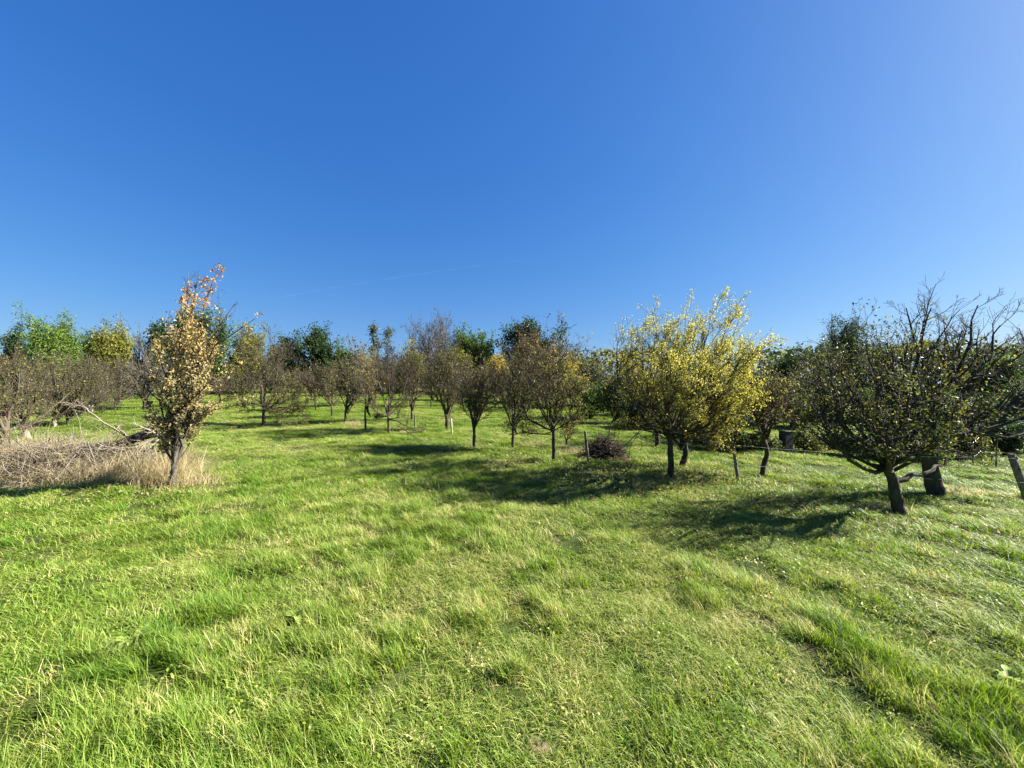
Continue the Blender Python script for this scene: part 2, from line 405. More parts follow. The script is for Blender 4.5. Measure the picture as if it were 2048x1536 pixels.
gme.vertices.foreach_set('co', np.stack([gxp, gyp, gz], -1).astype(np.float32).ravel())
def attr(nm, typ, arr, field):
    a_ = gme.attributes.new(nm, typ, 'POINT'); a_.data.foreach_set(field, np.ascontiguousarray(arr).ravel())
attr('tone', 'FLOAT', tone.astype(np.float32), 'value')
attr('pick', 'INT', kind.astype(np.int32), 'value')
attr('turn', 'FLOAT_VECTOR', np.stack([rng.normal(0, 0.08, N), rng.normal(0, 0.08, N), rotz], -1).astype(np.float32), 'vector')
attr('size', 'FLOAT_VECTOR', np.stack([lod, lod, hs_], -1).astype(np.float32), 'vector')
grass = obj('grass', gme); tag(grass, 'green meadow grass with yellowish and straw coloured blades', 'grass', kind='stuff')
ng = bpy.data.node_groups.new('grass_cover', 'GeometryNodeTree')
ng.interface.new_socket('Geometry', in_out='INPUT', socket_type='NodeSocketGeometry')
ng.interface.new_socket('Geometry', in_out='OUTPUT', socket_type='NodeSocketGeometry')
gn = ng.nodes; gi = gn.new('NodeGroupInput'); go = gn.new('NodeGroupOutput')
ci = gn.new('GeometryNodeCollectionInfo'); ci.inputs['Collection'].default_value = tcol
ci.inputs['Separate Children'].default_value = True; ci.inputs['Reset Children'].default_value = True
ip = gn.new('GeometryNodeInstanceOnPoints'); ip.inputs['Pick Instance'].default_value = True
def named(nm, typ):
    k = gn.new('GeometryNodeInputNamedAttribute'); k.data_type = typ; k.inputs['Name'].default_value = nm
    return k.outputs['Attribute']
e2r = gn.new('FunctionNodeEulerToRotation')
ng.links.new(named('turn', 'FLOAT_VECTOR'), e2r.inputs[0])
ng.links.new(gi.outputs[0], ip.inputs['Points']); ng.links.new(ci.outputs[0], ip.inputs['Instance'])
ng.links.new(named('pick', 'INT'), ip.inputs['Instance Index']); ng.links.new(e2r.outputs[0], ip.inputs['Rotation'])
ng.links.new(named('size', 'FLOAT_VECTOR'), ip.inputs['Scale']); ng.links.new(ip.outputs[0], go.inputs[0])
md = grass.modifiers.new('grass_cover', 'NODES'); md.node_group = ng

# ------------------------------------------------------------------ trees
def tree(name, label, cat, group, base, Y=None, crown=None, fork=None, limbs=None, trunk_r=0.07, bend=(), seed=1,
         n1=8, n2=8, n3=7, n4=4, a1=(20, 62), up1=0.14, a2=(22, 60), up2=0.12, a3=(20, 60), up3=0.10, a4=(15, 60), up4=0.05,
         r2=0.55, r3=0.5, r4=0.5, leader=False, bark='bark_dark', twig='twig_dark', leaf=None, nleaf=0, lsize=0.05, ljit=0.05,
         lbias=None, wind=0.0, split_limbs=False, shoots=0, low=None, limb_bark=None, limb_k=0.55, lt2=0.55, tight=1.0, l1leaf=0.0, thick=1.0, gaps=0.0, leaf2=None, nleaf2=0, lbias2=None, deep=None):
    """base: pixel of the trunk foot; crown: (left, right, top) pixels; fork: pixel where the limbs start; limbs: pixels the main limbs reach."""
    rng = np.random.default_rng(seed)
    if Y is None: bx, by, bz = at(*base)
    else: bx, by = (base[0] - CX) / F * Y, Y; bz = Hs(bx, by)
    org = np.array([bx, by, bz])
    loc = lambda px, py, dy=0.0: P3(px, py, by + dy) - org
    top = loc(base[0], crown[2])[2]
    fk = loc(*fork) if fork else np.array([0.0, 0.0, top * 0.25])
    if not fork: fk[0] = rng.normal(0, 0.03) * top
    rmin = max(0.0028, by * 0.00034) * thick
    # trunk
    mids = [loc(*b_) for b_ in bend]
    tip = fk
    if leader: tip = np.array([(crown[0] + crown[1]) / 2 / F * by - CX / F * by - bx, 0, top])
    way = [np.array([0, 0, -0.15])] + [np.zeros(3)] + mids + ([fk] if leader else []) + [tip]
    tl = smooth_line(way, 14)
    s_ = np.linspace(0, 1, 14)
    tr = trunk_r * (1 - (0.85 if leader else 0.30) * s_) * (1 + 0.45 * np.exp(-s_ * 9))
    tl[2:, :2] += rng.normal(0, trunk_r * 0.10, (12, 2))
    tpts, trad = tl[None], tr[None]
    Ltr = np.array([np.linalg.norm(tip)])
    # limbs
    size = np.array([max((crown[1] - crown[0]) / F * by * 0.5, 0.2), 0, max(top - fk[2], 0.2)])
    if limbs:
        LP = 9; l1 = []
        for q in limbs:
            dy = q[2] if len(q) > 2 and q[2] is not None else rng.uniform(-1, 1) * size[0] * 0.65 * (deep or 1.0)
            e = loc(q[0], q[1], dy); st = loc(*q[3]) if len(q) > 3 else tl[-1 - rng.integers(0, 2)]
            v = e - st; mid = st + v * np.array([0.45 * tight, 0.45 * tight, 0.36 if v[2] > abs(v[0]) else 0.25]) + rng.normal(0, 0.05, 3) * np.linalg.norm(v)
            mid2 = st + v * np.array([0.8 * (0.3 + 0.7 * tight), 0.8 * (0.3 + 0.7 * tight), 0.70]) + rng.normal(0, 0.03, 3) * np.linalg.norm(v)
            ln = smooth_line([st, mid, mid2, e], LP); ln[1:-1] += rng.normal(0, 0.012, (LP - 2, 3)) * np.linalg.norm(v)
            l1.append(ln)
        p1 = np.stack(l1); L1 = np.linalg.norm(p1[:, -1] - p1[:, 0], axis=1)
        rr = np.clip(trunk_r * limb_k * (L1 / L1.max()) ** 0.6 * rng.uniform(0.75, 1.1, len(L1)), rmin, None)
        r1 = np.maximum(rr[:, None] * np.linspace(1, 0.14, LP)[None, :] ** 0.9, rmin)
    else:
        L0 = np.array([np.hypot(size[0], size[2]) * 0.75])
        if leader:
            p1, r1, L1 = sprout(rng, tpts, trad, np.array([size[0] * 1.25]), n1, 0.22, 0.98, a1[0], a1[1], 1.0, 7, 0.10, (wind, 0, up1), rk=0.45, rmin=rmin, taper=0.2, lt=1.02)
        else:
            p1, r1, L1 = sprout(rng, tpts, trad, L0, n1, 0.80, 1.0, a1[0], a1[1], 1.35, 8, 0.14, (wind, 0, up1), rk=0.62, rmin=rmin, taper=0.2, jl=0.25)
    k2 = dict(rmin=rmin); far = by > 11
    p2, r2_, L2 = sprout(rng, p1, r1, L1, n2, 0.22, 1.0, a2[0], a2[1], r2, 4 if far else 6, 0.16, (wind, 0, up2), rk=0.62, taper=0.3, lt=lt2, jl=0.5, **k2)
    lv = [(p1, r1), (p2, r2_)]
    p3 = p4 = None
    if n3:
        p3, r3_, L3 = sprout(rng, p2, r2_, L2, n3, 0.15, 1.0, a3[0], a3[1], r3, 3 if far else 4, 0.16, (wind, 0, up3), rk=0.6, **k2); lv.append((p3, r3_))
    if n3 and n4:
        p4, r4_, L4 = sprout(rng, p3, r3_, L3, n4, 0.1, 1.0, a4[0], a4[1], r4, 2 if far else 3, 0.16, (wind, 0, up4), rk=0.7, **k2); lv.append((p4, r4_))
    if shoots:
        k = rng.integers(0, len(p2), shoots); o_ = p2[k, rng.integers(1, p2.shape[1], shoots)]
        ps = grow(rng, o_, np.stack([rng.normal(wind, 0.16, shoots), rng.normal(0, 0.16, shoots), np.ones(shoots)], -1), rng.uniform(0.15, 0.42, shoots) * size[2] * 0.55, 4, 0.05, (wind * 0.5, 0, 0.1))
        lv.append((ps, np.broadcast_to(np.array([1.3, 1.1, 0.9, 0.7]) * rmin, (shoots, 4))))
    # fit the free crowns to the outline seen in the photograph
    if not limbs and crown:
        allp = np.concatenate([p_.reshape(-1, 3) for p_, _ in lv[1:]])
        x0, x1 = np.percentile(allp[:, 0], [1.5, 98.5]); y0, y1 = np.percentile(allp[:, 1], [1.5, 98.5]); z1 = np.percentile(allp[:, 2], 99.3)
        X0, X1 = (crown[0] - CX) / F * by - bx, (crown[1] - CX) / F * by - bx
        dw = (X1 - X0) * 0.5
        kz = (top - fk[2]) / max(z1 - fk[2], 0.05)
        def fit(p_):
            q = p_.copy(); ax = tl[np.clip((q[..., 2] / max(tip[2], 0.01) * 12 + 1), 1, 13).astype(int)]
            w = np.clip(np.linalg.norm(q - (ax if leader else fk), axis=-1) / (0.45 * max(size[0], 0.1)), 0, 1)
            if leader: w = w * 0 + 1.0
            tx = X0 + (q[..., 0] - x0) / (x1 - x0) * (X1 - X0) if not leader else q[..., 0] * (X1 - X0) / (x1 - x0)
            ty = -dw + (q[..., 1] - y0) / (y1 - y0) * 2 * dw if not leader else q[..., 1] * (X1 - X0) / (x1 - x0)
            q[..., 0] = q[..., 0] * (1 - w) + tx * w; q[..., 1] = q[..., 1] * (1 - w) + ty * w
            if not leader: q[..., 2] = np.where(q[..., 2] > fk[2], fk[2] + (q[..., 2] - fk[2]) * (1 - w + w * kz), q[..., 2])
            q[..., 2] = np.maximum(q[..., 2], 0.10)
            return q
        lv = [(fit(p_), r_) for p_, r_ in lv]
    else:
        allp = np.concatenate([p_.reshape(-1, 3) for p_, _ in lv[1:]])
        hi = np.percentile(allp[:, 2], 99.6); kz = min(1.0, (top - fk[2]) / max(hi - fk[2], 0.05))
        x0, x1 = np.percentile(allp[:, 0], [0.8, 99.2]); X0, X1 = (crown[0] - CX) / F * by - bx, (crown[1] - CX) / F * by - bx
        kl, kr = min(1.0, (X0 - fk[0]) / min(x0 - fk[0], -0.01)), min(1.0, (X1 - fk[0]) / max(x1 - fk[0], 0.01))
        def fit2(p_):
            q = p_.copy()
            q[..., 2] = np.where(q[..., 2] > fk[2], fk[2] + (q[..., 2] - fk[2]) * kz, q[..., 2])
            dx = q[..., 0] - fk[0]; q[..., 0] = fk[0] + np.where(dx > 0, dx * kr, dx * kl)
            q[..., 2] = np.maximum(q[..., 2], 0.12)
            return q
        lv = [(fit2(p_), r_) for p_, r_ in lv]
    if not leader:
        fpx, fpy = CX + F * (fk[0] + bx) / (fk[1] + by), HY - F * (fk[2] + bz - CAM_Z) / (fk[1] + by)
        for _ in range(3):
            allp = np.concatenate([p_.reshape(-1, 3) for p_, _r in lv[1:]])
            yy = np.maximum(allp[:, 1] + by, 0.5); ux = CX + F * (allp[:, 0] + bx) / yy; uy = HY - F * (allp[:, 2] + bz - CAM_Z) / yy
            a0, a1_ = np.percentile(ux, [0.6, 99.4]); t0_ = np.percentile(uy, 0.6)
            sl = np.clip((crown[0] - fpx) / min(a0 - fpx, -1), 0.55, 1.1); sr = np.clip((crown[1] - fpx) / max(a1_ - fpx, 1), 0.55, 1.1); sz = np.clip((fpy - crown[2]) / max(fpy - t0_, 1), 0.7, 1.15)
            def fit3(p_):
                q = p_.copy(); dx = q[..., 0] - fk[0]; q[..., 0] = fk[0] + dx * np.where(dx > 0, sr, sl)
                q[..., 1] *= 0.5 * (1 + min(1.0, 0.5 * (sl + sr)))
                q[..., 2] = np.where(q[..., 2] > fk[2], fk[2] + (q[..., 2] - fk[2]) * sz, q[..., 2]); return q
            lv = [(fit3(p_), r_) for p_, r_ in lv]
    if low:
        zl = loc(base[0], low)[2]
        lv = [(np.concatenate([p_[..., :2], np.where(p_[..., 2:] < zl, zl - (zl - p_[..., 2:]) * 0.35, p_[..., 2:])], -1) if k_ else p_, r_) for k_, (p_, r_) in enumerate(lv)]
    root = empty(name, org); tag(root, label, cat, group)
    V, Q = tubes(tpts, trad, 12, rng, 0.07, cap=True)
    if split_limbs:
        obj('trunk', np_mesh('trunk', V, Q, M[bark]), root)
        for b_ in range(len(lv[0][0])):
            V, Q = tubes(lv[0][0][b_:b_ + 1], lv[0][1][b_:b_ + 1], 7, rng, 0.06)
            obj('limb', np_mesh('limb', V, Q, M[limb_bark or bark]), root)
    else:
        V2, Q2 = tubes(lv[0][0], lv[0][1], 6, rng, 0.05)
        V, Q = join([(V, Q), (V2, Q2)])
        obj('trunk', np_mesh('trunk', V, Q, M[bark]), root)
    parts = [tubes(lv[1][0], lv[1][1], 4 if far else 5)] + [tubes(p_, r_, 3) for p_, r_ in lv[2:]]
    V, Q = join(parts)
    tag(obj('twigs', np_mesh('twigs', V, Q, M[twig]), root), kind='stuff')
    # leaves along the outer twigs
    def foliage(cnt, mat_, bias, nm):
        src = [p_ for p_, _ in (lv[2:] if len(lv) > 2 else lv[1:])]
        ls = []
        per = [s__.shape[0] * (s__.shape[1] - 1) for s__ in src]; tot = sum(per)
        for s__, c_ in zip(src, per):
            k_ = int(cnt * 1.7 * c_ / tot) + 1
            b_ = rng.integers(0, s__.shape[0], k_); f_ = rng.random(k_) ** 0.8 * (s__.shape[1] - 1.001); i_ = f_.astype(int); w_ = (f_ - i_)[:, None]
            ls.append(s__[b_, i_] * (1 - w_) + s__[b_, i_ + 1] * w_)
        if l1leaf:
            k_ = int(cnt * l1leaf); b_ = rng.integers(0, len(lv[0][0]), k_); f_ = (0.35 + 0.65 * rng.random(k_)) * 7.999; i_ = f_.astype(int); w_ = (f_ - i_)[:, None]
            ls.append(lv[0][0][b_, i_] * (1 - w_) + lv[0][0][b_, i_ + 1] * w_ + rng.normal(0, 0.03, (k_, 3)))
        c = np.concatenate(ls); c = c + rng.normal(0, ljit, c.shape)
        if bias is not None:
            xn = (c[:, 0] + bx - ((crown[0] + crown[1]) / 2 - CX) / F * by) / size[0]; zn = (c[:, 2] - fk[2]) / max(size[2], 0.01)
            c = c[rng.random(len(c)) < bias(xn, zn)]
        if gaps:
            g_ = vnoise(c[:, 0] + seed * 7.1, c[:, 2] + c[:, 1] * 0.7, size[0] * 0.35, seed); c = c[g_ > gaps]
        rng.shuffle(c); c = c[:cnt]; c = c[c[:, 2] > 0.1]
        if len(c): tag(obj(nm, np_mesh(nm, *leaves(rng, c, lsize), M[mat_], smooth=False), root), kind='stuff')
    if nleaf: foliage(nleaf, leaf, lbias, 'foliage')
    if nleaf2: foliage(nleaf2, leaf2, lbias2, 'foliage')
    return root

G_OR = 'fruit trees of the orchard'
G_BG = 'trees beyond the orchard'
G_BU = 'bushes of the hedge behind the fence'

# --- the pear tree with orange leaves, left
tree('pear_tree', 'narrow upright pear tree with orange and straw coloured leaves beside the dead brush heap', 'tree', None,
     (345, 972), crown=(285, 510, 545), fork=(347, 930), trunk_r=0.055, seed=3, bark='bark_pear', twig='twig_dark', split_limbs=True, tight=0.26, deep=0.7, lt2=0.98, limb_k=0.5,
     limbs=[(376, 550, 0.1), (396, 556, -0.1), (434, 550, 0.2), (362, 610, -0.3), (468, 615, 0.1), (506, 645, -0.2), (300, 790, 0.2), (318, 700, -0.4), (345, 640, 0.4), (415, 640, -0.2),
            (445, 700, 0.5), (476, 730, -0.4), (296, 835, -0.4), (400, 700, 0.6), (515, 803, 0.1, (352, 875)), (465, 790, -0.3), (335, 770, -0.5), (425, 820, 0.5), (315, 850, 0.4), (385, 660, -0.5)],
     n2=12, n3=5, n4=0, a2=(14, 45), up2=0.20, r2=0.27, a3=(20, 55), up3=0.12, r3=0.5,
     l1leaf=0.45, leaf='leaf_pear', nleaf=7000, lsize=0.052, ljit=0.025, lbias=lambda x, z: np.clip(1.2 - np.abs(x + 0.2) * 0.8, 0.18, 1), gaps=0.33)

# --- near fruit trees, right
tree('plum_tree', 'dark round plum tree with short trunk and brown twigs right of the white striped tree', 'tree', G_OR,
     (1108, 923), crown=(1000, 1175, 652), low=868, fork=(1106, 850), trunk_r=0.053, seed=13, split_limbs=True,
     limbs=[(1015, 760), (1020, 700), (1045, 668), (1085, 655), (1120, 665), (1150, 700), (1168, 760), (1165, 830), (1020, 850, -0.3), (1060, 720, -0.7), (1110, 700, 0.7), (1130, 760, -0.8), (1050, 860, 0.5), (1148, 870, 0.3), (1085, 780, -0.8)],
     n2=10, n3=8, n4=4, r2=0.42, r3=0.5, shoots=40, leaf='leaf_olive', nleaf=4200, lsize=0.05, lbias=lambda x, z: np.clip(0.6 + 0.5 * x, 0.2, 1))

tree('plum_tree', 'large golden yellow plum tree with feathery windblown top shoots', 'tree', G_OR,
     (1342, 957), crown=(1215, 1522, 612), low=890, fork=(1340, 868), trunk_r=0.064, seed=15, split_limbs=True, wind=0.05, bend=((1341, 910),),
     limbs=[(1228, 668), (1250, 690), (1288, 640), (1325, 640), (1358, 660), (1395, 640), (1440, 612), (1470, 640), (1508, 680), (1530, 735), (1500, 800), (1460, 850), (1430, 885, -0.6), (1255, 790), (1240, 850, 0.4),
            (1400, 720, -1.1), (1340, 720, -1.2), (1290, 740, -1.1), (1440, 760, -1.2), (1370, 800, -1.3), (1320, 700, 0.9), (1470, 720, 1.0)],
     n2=12, n3=8, n4=2, a2=(18, 50), up2=0.13, r2=0.42, a3=(15, 48), up3=0.16, r3=0.55, shoots=120, twig='twig_brown',
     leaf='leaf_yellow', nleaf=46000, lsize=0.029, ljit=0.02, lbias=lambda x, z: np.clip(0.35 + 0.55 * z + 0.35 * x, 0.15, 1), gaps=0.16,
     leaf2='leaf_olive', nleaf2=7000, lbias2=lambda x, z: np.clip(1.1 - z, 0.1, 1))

tree('plum_tree', 'nearest plum tree with low spreading boughs and sparse leaves on a leaning trunk', 'tree', G_OR,
     (1800, 1030), crown=(1602, 1955, 640), low=878, fork=(1779, 935), trunk_r=0.078, seed=20, deep=0.6, split_limbs=True, bend=((1789, 980),),
     limbs=[(1622, 790), (1655, 720), (1690, 668), (1735, 650), (1775, 648), (1820, 650), (1870, 668), (1915, 720), (1945, 800), (1985, 908, 0.3, (1800, 962)), (1618, 845, 0.2, (1778, 940)), (1650, 868, -0.4, (1778, 940)),
            (1700, 780, -0.7), (1760, 720, -0.8), (1820, 760, -0.8), (1880, 850, -0.6), (1690, 850, -0.6), (1745, 830, -0.7), (1800, 700, 0.5), (1700, 740, 0.6)],
     n2=8, n3=5, n4=2, r2=0.36, r3=0.50, shoots=60, leaf='leaf_olive_dark', nleaf=5200, lsize=0.042, gaps=0.3)

tree('dead_fruit_tree', 'big half dead fruit tree with thick leaning trunk and bare antler branches against the sky', 'tree', G_OR,
     (1872, 988), crown=(1780, 2200, 585), fork=(1850, 880), limb_k=0.42, trunk_r=0.125, seed=21, deep=0.3, split_limbs=True, bend=((1860, 935),),
     limbs=[(1953, 585), (1925, 640), (1990, 630), (2040, 670), (2085, 740), (2110, 800), (2060, 850), (1990, 790, -0.5), (1803, 592, 0.2), (1860, 592, 0.1), (1890, 640), (1970, 700), (2030, 770, -0.6), (1840, 720), (1820, 800, 0.4), (2150, 700, 0.3)],
     n2=8, n3=6, n4=3, a2=(25, 65), r2=0.33, r3=0.5, bark='bark_dark', twig='twig_dark', leaf='leaf_olive_dark', nleaf=1800, lsize=0.05, lbias=lambda x, z: np.clip(0.9 - z * 1.2, 0.0, 1))

tree('plum_tree', 'small plum tree with a curved double bent trunk right of the leaning fence post', 'tree', G_OR,
     (1524, 951), crown=(1462, 1605, 738), fork=(1530, 862), trunk_r=0.048, seed=17, bend=((1531, 918), (1536, 905), (1527, 880)), n1=10, n2=9, n3=7, n4=4, a1=(20, 75), split_limbs=True,
     leaf='leaf_olive', nleaf=1900, lsize=0.05, shoots=15)
tree('stub_tree', 'thick dark pollarded trunk with cut crown just behind the golden tree', 'tree', G_OR,
     (1364, 932), crown=(1290, 1440, 745), fork=(1372, 880), trunk_r=0.072, seed=16, bend=((1371, 912),), n1=8, n2=8, n3=6, n4=3, a1=(25, 75), leaf='leaf_olive_dark', nleaf=1300, lsize=0.05)
tree('leaning_tree', 'dark tree with bare trunk leaning sharply to the right behind the leaning fence post', 'tree', G_OR,
     (1501, 896), crown=(1470, 1620, 715), fork=(1535, 842), trunk_r=0.06, seed=18, n1=9, n2=8, n3=7, n4=3, a1=(15, 65), leaf='leaf_olive_dark', nleaf=1800, lsize=0.06)
tree('leaning_tree', 'slim dark tree leaning to the left behind the wire right of the dark wooden box', 'tree', G_OR,
     (1668, 899), crown=(1590, 1730, 690), fork=(1646, 830), trunk_r=0.07, seed=19, n1=9, n2=8, n3=7, n4=3, a1=(20, 70), leaf='leaf_olive_dark', nleaf=2200, lsize=0.06)
tree('fruit_tree', 'short trunked dark tree left behind the golden tree beside the heap of cut branches', 'tree', G_OR,
     (1314, 893), crown=(1240, 1385, 730), fork=(1314, 855), trunk_r=0.075, seed=22, n1=9, n2=8, n3=6, n4=3, leaf='leaf_olive_dark', nleaf=1800, lsize=0.06)
tree('fruit_tree', 'dark straight tree seen through the right edge of the golden crown', 'tree', G_OR,
     (1471, 884), crown=(1400, 1530, 725), fork=(1472, 835), trunk_r=0.07, seed=23, n1=9, n2=8, n3=6, n4=3, leaf='leaf_olive_dark', nleaf=1800, lsize=0.06)

# --- middle row
tree('plum_tree', 'slender plum tree with a white sunlit stripe down its trunk', 'tree', G_OR,
     (1026, 897), crown=(980, 1085, 706), fork=(1026, 842), trunk_r=0.05, seed=12, n1=11, n2=9, n3=7, n4=4, a1=(10, 55), up1=0.14, split_limbs=True, twig='twig_brown', leaf='leaf_olive', nleaf=1400, lsize=0.05, shoots=40)
tree('plum_tree', 'round brown plum tree with pale right trunk edge left of the white striped tree', 'tree', G_OR,
     (948, 895), crown=(900, 1005, 708), fork=(949, 850), trunk_r=0.05, seed=11, n1=11, n2=9, n3=7, n4=4, a1=(15, 60), split_limbs=True, twig='twig_brown', leaf='leaf_olive', nleaf=1600, lsize=0.05, shoots=40)
tree('plum_tree', 'forked plum tree standing in its own dark shadow behind the pale fence stake', 'tree', G_OR,
     (895, 859), crown=(838, 935, 688), fork=(893, 825), trunk_r=0.08, seed=10, n1=11, n2=9, n3=7, n4=4, a1=(20, 60), split_limbs=True, twig='twig_brown', leaf='leaf_olive', nleaf=2100, lsize=0.06, shoots=60)
tree('plum_tree', 'straight trunked plum tree right of the bare tree with upright shoots', 'tree', G_OR,
     (824, 841), crown=(785, 870, 695), fork=(823, 808), trunk_r=0.06, seed=9, n1=10, n2=9, n3=7, n4=3, a1=(15, 55), twig='twig_brown', leaf='leaf_olive', nleaf=1600, lsize=0.07, shoots=60)
tree('bare_fruit_tree', 'bare fruit tree with many upright shoots and a broken bough hanging to the grass', 'tree', G_OR,
     (778, 867), crown=(705, 850, 690), fork=(777, 832), trunk_r=0.055, seed=8, split_limbs=True,
     limbs=[(712, 770), (730, 740), (750, 715), (776, 705), (800, 712), (825, 740), (842, 770), (752, 838, 0.3), (850, 868, -0.3, (779, 838)), (820, 810, -0.6), (740, 800, -0.5), (790, 740, 0.8)],
     n2=9, n3=6, n4=3, a2=(20, 55), up2=0.22, r2=0.35, up3=0.22, r3=0.6, shoots=150, twig='twig_brown', bark='bark_brown', leaf='leaf_olive', nleaf=900, lsize=0.055, lbias=lambda x, z: np.clip(1 - z * 1.4, 0.02, 1))
tree('sapling', 'thin stemmed young tree with golden leaves left of the bare tree', 'tree', G_OR,
     (731, 859), crown=(700, 765, 700), fork=(731, 815), trunk_r=0.045, seed=7, n1=9, n2=8, n3=6, n4=2, a1=(8, 40), up1=0.16, leaf='leaf_gold', nleaf=900, lsize=0.07, twig='twig_tan', lbias=lambda x, z: np.clip(0.2 + z * 0.8 * (x > -0.2), 0.03, 1))
tree('plum_tree', 'small plum tree beside the clump of dry grass', 'tree', G_OR,
     (690, 845), crown=(655, 742, 715), fork=(692, 815), trunk_r=0.06, seed=61, n1=10, n2=8, n3=7, n4=3, twig='twig_brown', leaf='leaf_olive', nleaf=1500, lsize=0.07)
tree('plum_tree', 'thin plum tree with forked pale foot left of the dry grass clump', 'tree', G_OR,
     (664, 833), crown=(620, 705, 722), fork=(663, 806), trunk_r=0.055, seed=6, n1=10, n2=8, n3=7, n4=3, twig='twig_brown', leaf='leaf_olive', nleaf=1300, lsize=0.08)
tree('plum_tree', 'little round brown plum tree alone on the open grass below the dark green tree', 'tree', G_OR,
     (632, 820), crown=(588, 674, 737), fork=(630, 797), trunk_r=0.06, seed=5, n1=10, n2=9, n3=7, n4=3, twig='twig_brown', leaf='leaf_rust', nleaf=700, lsize=0.08)
tree('apple_tree', 'apple tree with drooping olive leaved right boughs standing alone right of the orange pear tree', 'tree', G_OR,
     (527, 850), crown=(448, 628, 664), fork=(528, 815), trunk_r=0.082, seed=4, split_limbs=True,
     limbs=[(455, 770), (470, 730), (490, 700), (515, 680), (540, 690), (560, 705), (590, 750), (618, 800), (605, 830, -0.4), (560, 826, -0.7), (480, 815, 0.4), (530, 720, -1.0), (570, 770, -1.1), (500, 760, 1.0), (550, 740, 1.0), (600, 775, 0.8)],
     n2=9, n3=8, n4=4, r2=0.42, shoots=60, bark='bark_dark', twig='twig_brown', leaf='leaf_olive', nleaf=6000, lsize=0.065, lbias=lambda x, z: np.clip(0.55 + 0.5 * x - 0.55 * z, 0.03, 1))
tree('sapling', 'tiny forked sapling right of the dark round plum tree', 'tree', G_OR,
     (1133, 892), crown=(1108, 1165, 800), fork=(1133, 878), trunk_r=0.035, seed=14, n1=3, n2=5, n3=4, n4=2, a1=(20, 45), leaf='leaf_olive', nleaf=250, lsize=0.05)
# --- left orchard
LEFT = [((8, 900), (-150, 75, 700), (14, 862), 0.09, 'bark_dark', 'twig_brown', 'dark stemmed fruit tree at the left edge behind the brush heap'),
        ((56, 880), (-40, 165, 692), (46, 840), 0.10, 'bark_pale', 'twig_brown', 'fruit tree with pale lichen covered leaning trunk at the left'),
        ((109, 854), (55, 205, 705), (108, 828), 0.10, 'bark_pale', 'twig_brown', 'fruit tree with straight pale trunk behind the lichen covered one'),
        ((137, 850), (95, 250, 715), (133, 830), 0.06, 'bark_dark', 'twig_brown', 'thin dark stemmed fruit tree between the pale trunk and the fallen bough'),
        ((182, 825), (140, 262, 712), (184, 806), 0.10, 'bark_pale', 'twig_brown', 'far fruit tree with short pale trunk above the fallen bough'),
        ((232, 815), (190, 300, 715), (232, 800), 0.10, 'bark_dark', 'twig_brown', 'far brown fruit tree between the fallen bough and the orange pear tree'),
        ((290, 818), (245, 345, 690), (288, 795), 0.11, 'bark_dark', 'twig_grey', 'grey bare fruit tree just left behind the orange pear tree')]
for i, (b_, c_, f_, r_, bk, tw, lb) in enumerate(LEFT):
    tree('fruit_tree', lb, 'tree', G_OR, b_, crown=c_, fork=f_, trunk_r=r_, seed=70 + i, bark=bk, limb_bark='bark_brown', low=f_[1] - 4, twig=tw, n1=11, n2=9, n3=7, n4=3, a1=(25, 78), up1=0.05, a2=(30, 75), split_limbs=i < 4, gaps=0.2,
         leaf='leaf_olive', nleaf=2600, lsize=0.06, shoots=60)
# --- far rows of small brown trees
FAR = [(585, 808, 552, 632, 738), (612, 800, 590, 640, 750), (705, 812, 672, 745, 735), (750, 806, 722, 790, 728), (862, 815, 830, 905, 725), (925, 812, 895, 965, 728), (990, 818, 955, 1030, 722),
       (1060, 822, 1030, 1110, 720), (1140, 838, 1105, 1185, 735), (440, 806, 405, 480, 745), (395, 812, 360, 440, 740), (480, 802, 450, 520, 742), (15, 815, -30, 70, 705), (-60, 822, -140, 10, 700)]
FARL = ['small brown far row tree just right of the lone apple tree', 'small rusty brown far row tree left of the little round plum tree', 'far row tree between the dry grass clump and the golden sapling', 'far row tree behind the golden leaved sapling',
        'far row tree between the straight trunked and the forked plum tree', 'far row tree seen between the forked and the round brown plum tree', 'far row tree seen just left of the white striped tree', 'far row tree between the white striped tree and the dark round plum tree',
        'far row tree right of the dark round plum tree above the tiny sapling', 'far row tree seen between the pear tree and the lone apple tree', 'far row tree hidden behind the foot of the orange pear tree', 'far row tree left behind the lone apple tree trunk',
        'far row tree at the left edge behind the dark stemmed tree', 'far row tree outside the left picture edge']
for i, (px, py, xl, xr, yt) in enumerate(FAR):
    tree('orchard_tree', FARL[i], 'tree', 'far rows of small brown fruit trees', (px, py), crown=(xl, xr, yt), fork=(px + 1, py - (py - yt) * 0.26),
         trunk_r=0.06, seed=120 + i, n1=9, n2=8, n3=7, n4=2, twig='twig_brown', bark='bark_brown', leaf='leaf_olive' if i % 3 else 'leaf_rust', nleaf=700, lsize=0.10)

# --- tall trees beyond (Y is the distance in metres)
def broad(lb, px, Y, xl, xr, yt, leaf, seed, n=5200, size=0.30, bark='bark_brown', twig='twig_dark', gaps=0.22, fork=None, name='broadleaf_tree', **kw):
    by_ = HY + (CAM_Z - 0.2) * F / Y
    tree(name, lb, 'tree', G_BG, (px, by_), Y=Y, crown=(xl, xr, yt), fork=(px, fork if fork else by_ - (by_ - yt) * 0.16), trunk_r=0.20, seed=seed, bark=bark, twig=twig,
         **{**dict(n1=11, n2=9, n3=6, n4=0, a1=(12, 75), up1=0.08, leaf=leaf, nleaf=int(n * (1.8 if n > 2500 else 1.3)), lsize=size * 0.88, ljit=size * 0.95, gaps=gaps), **kw})

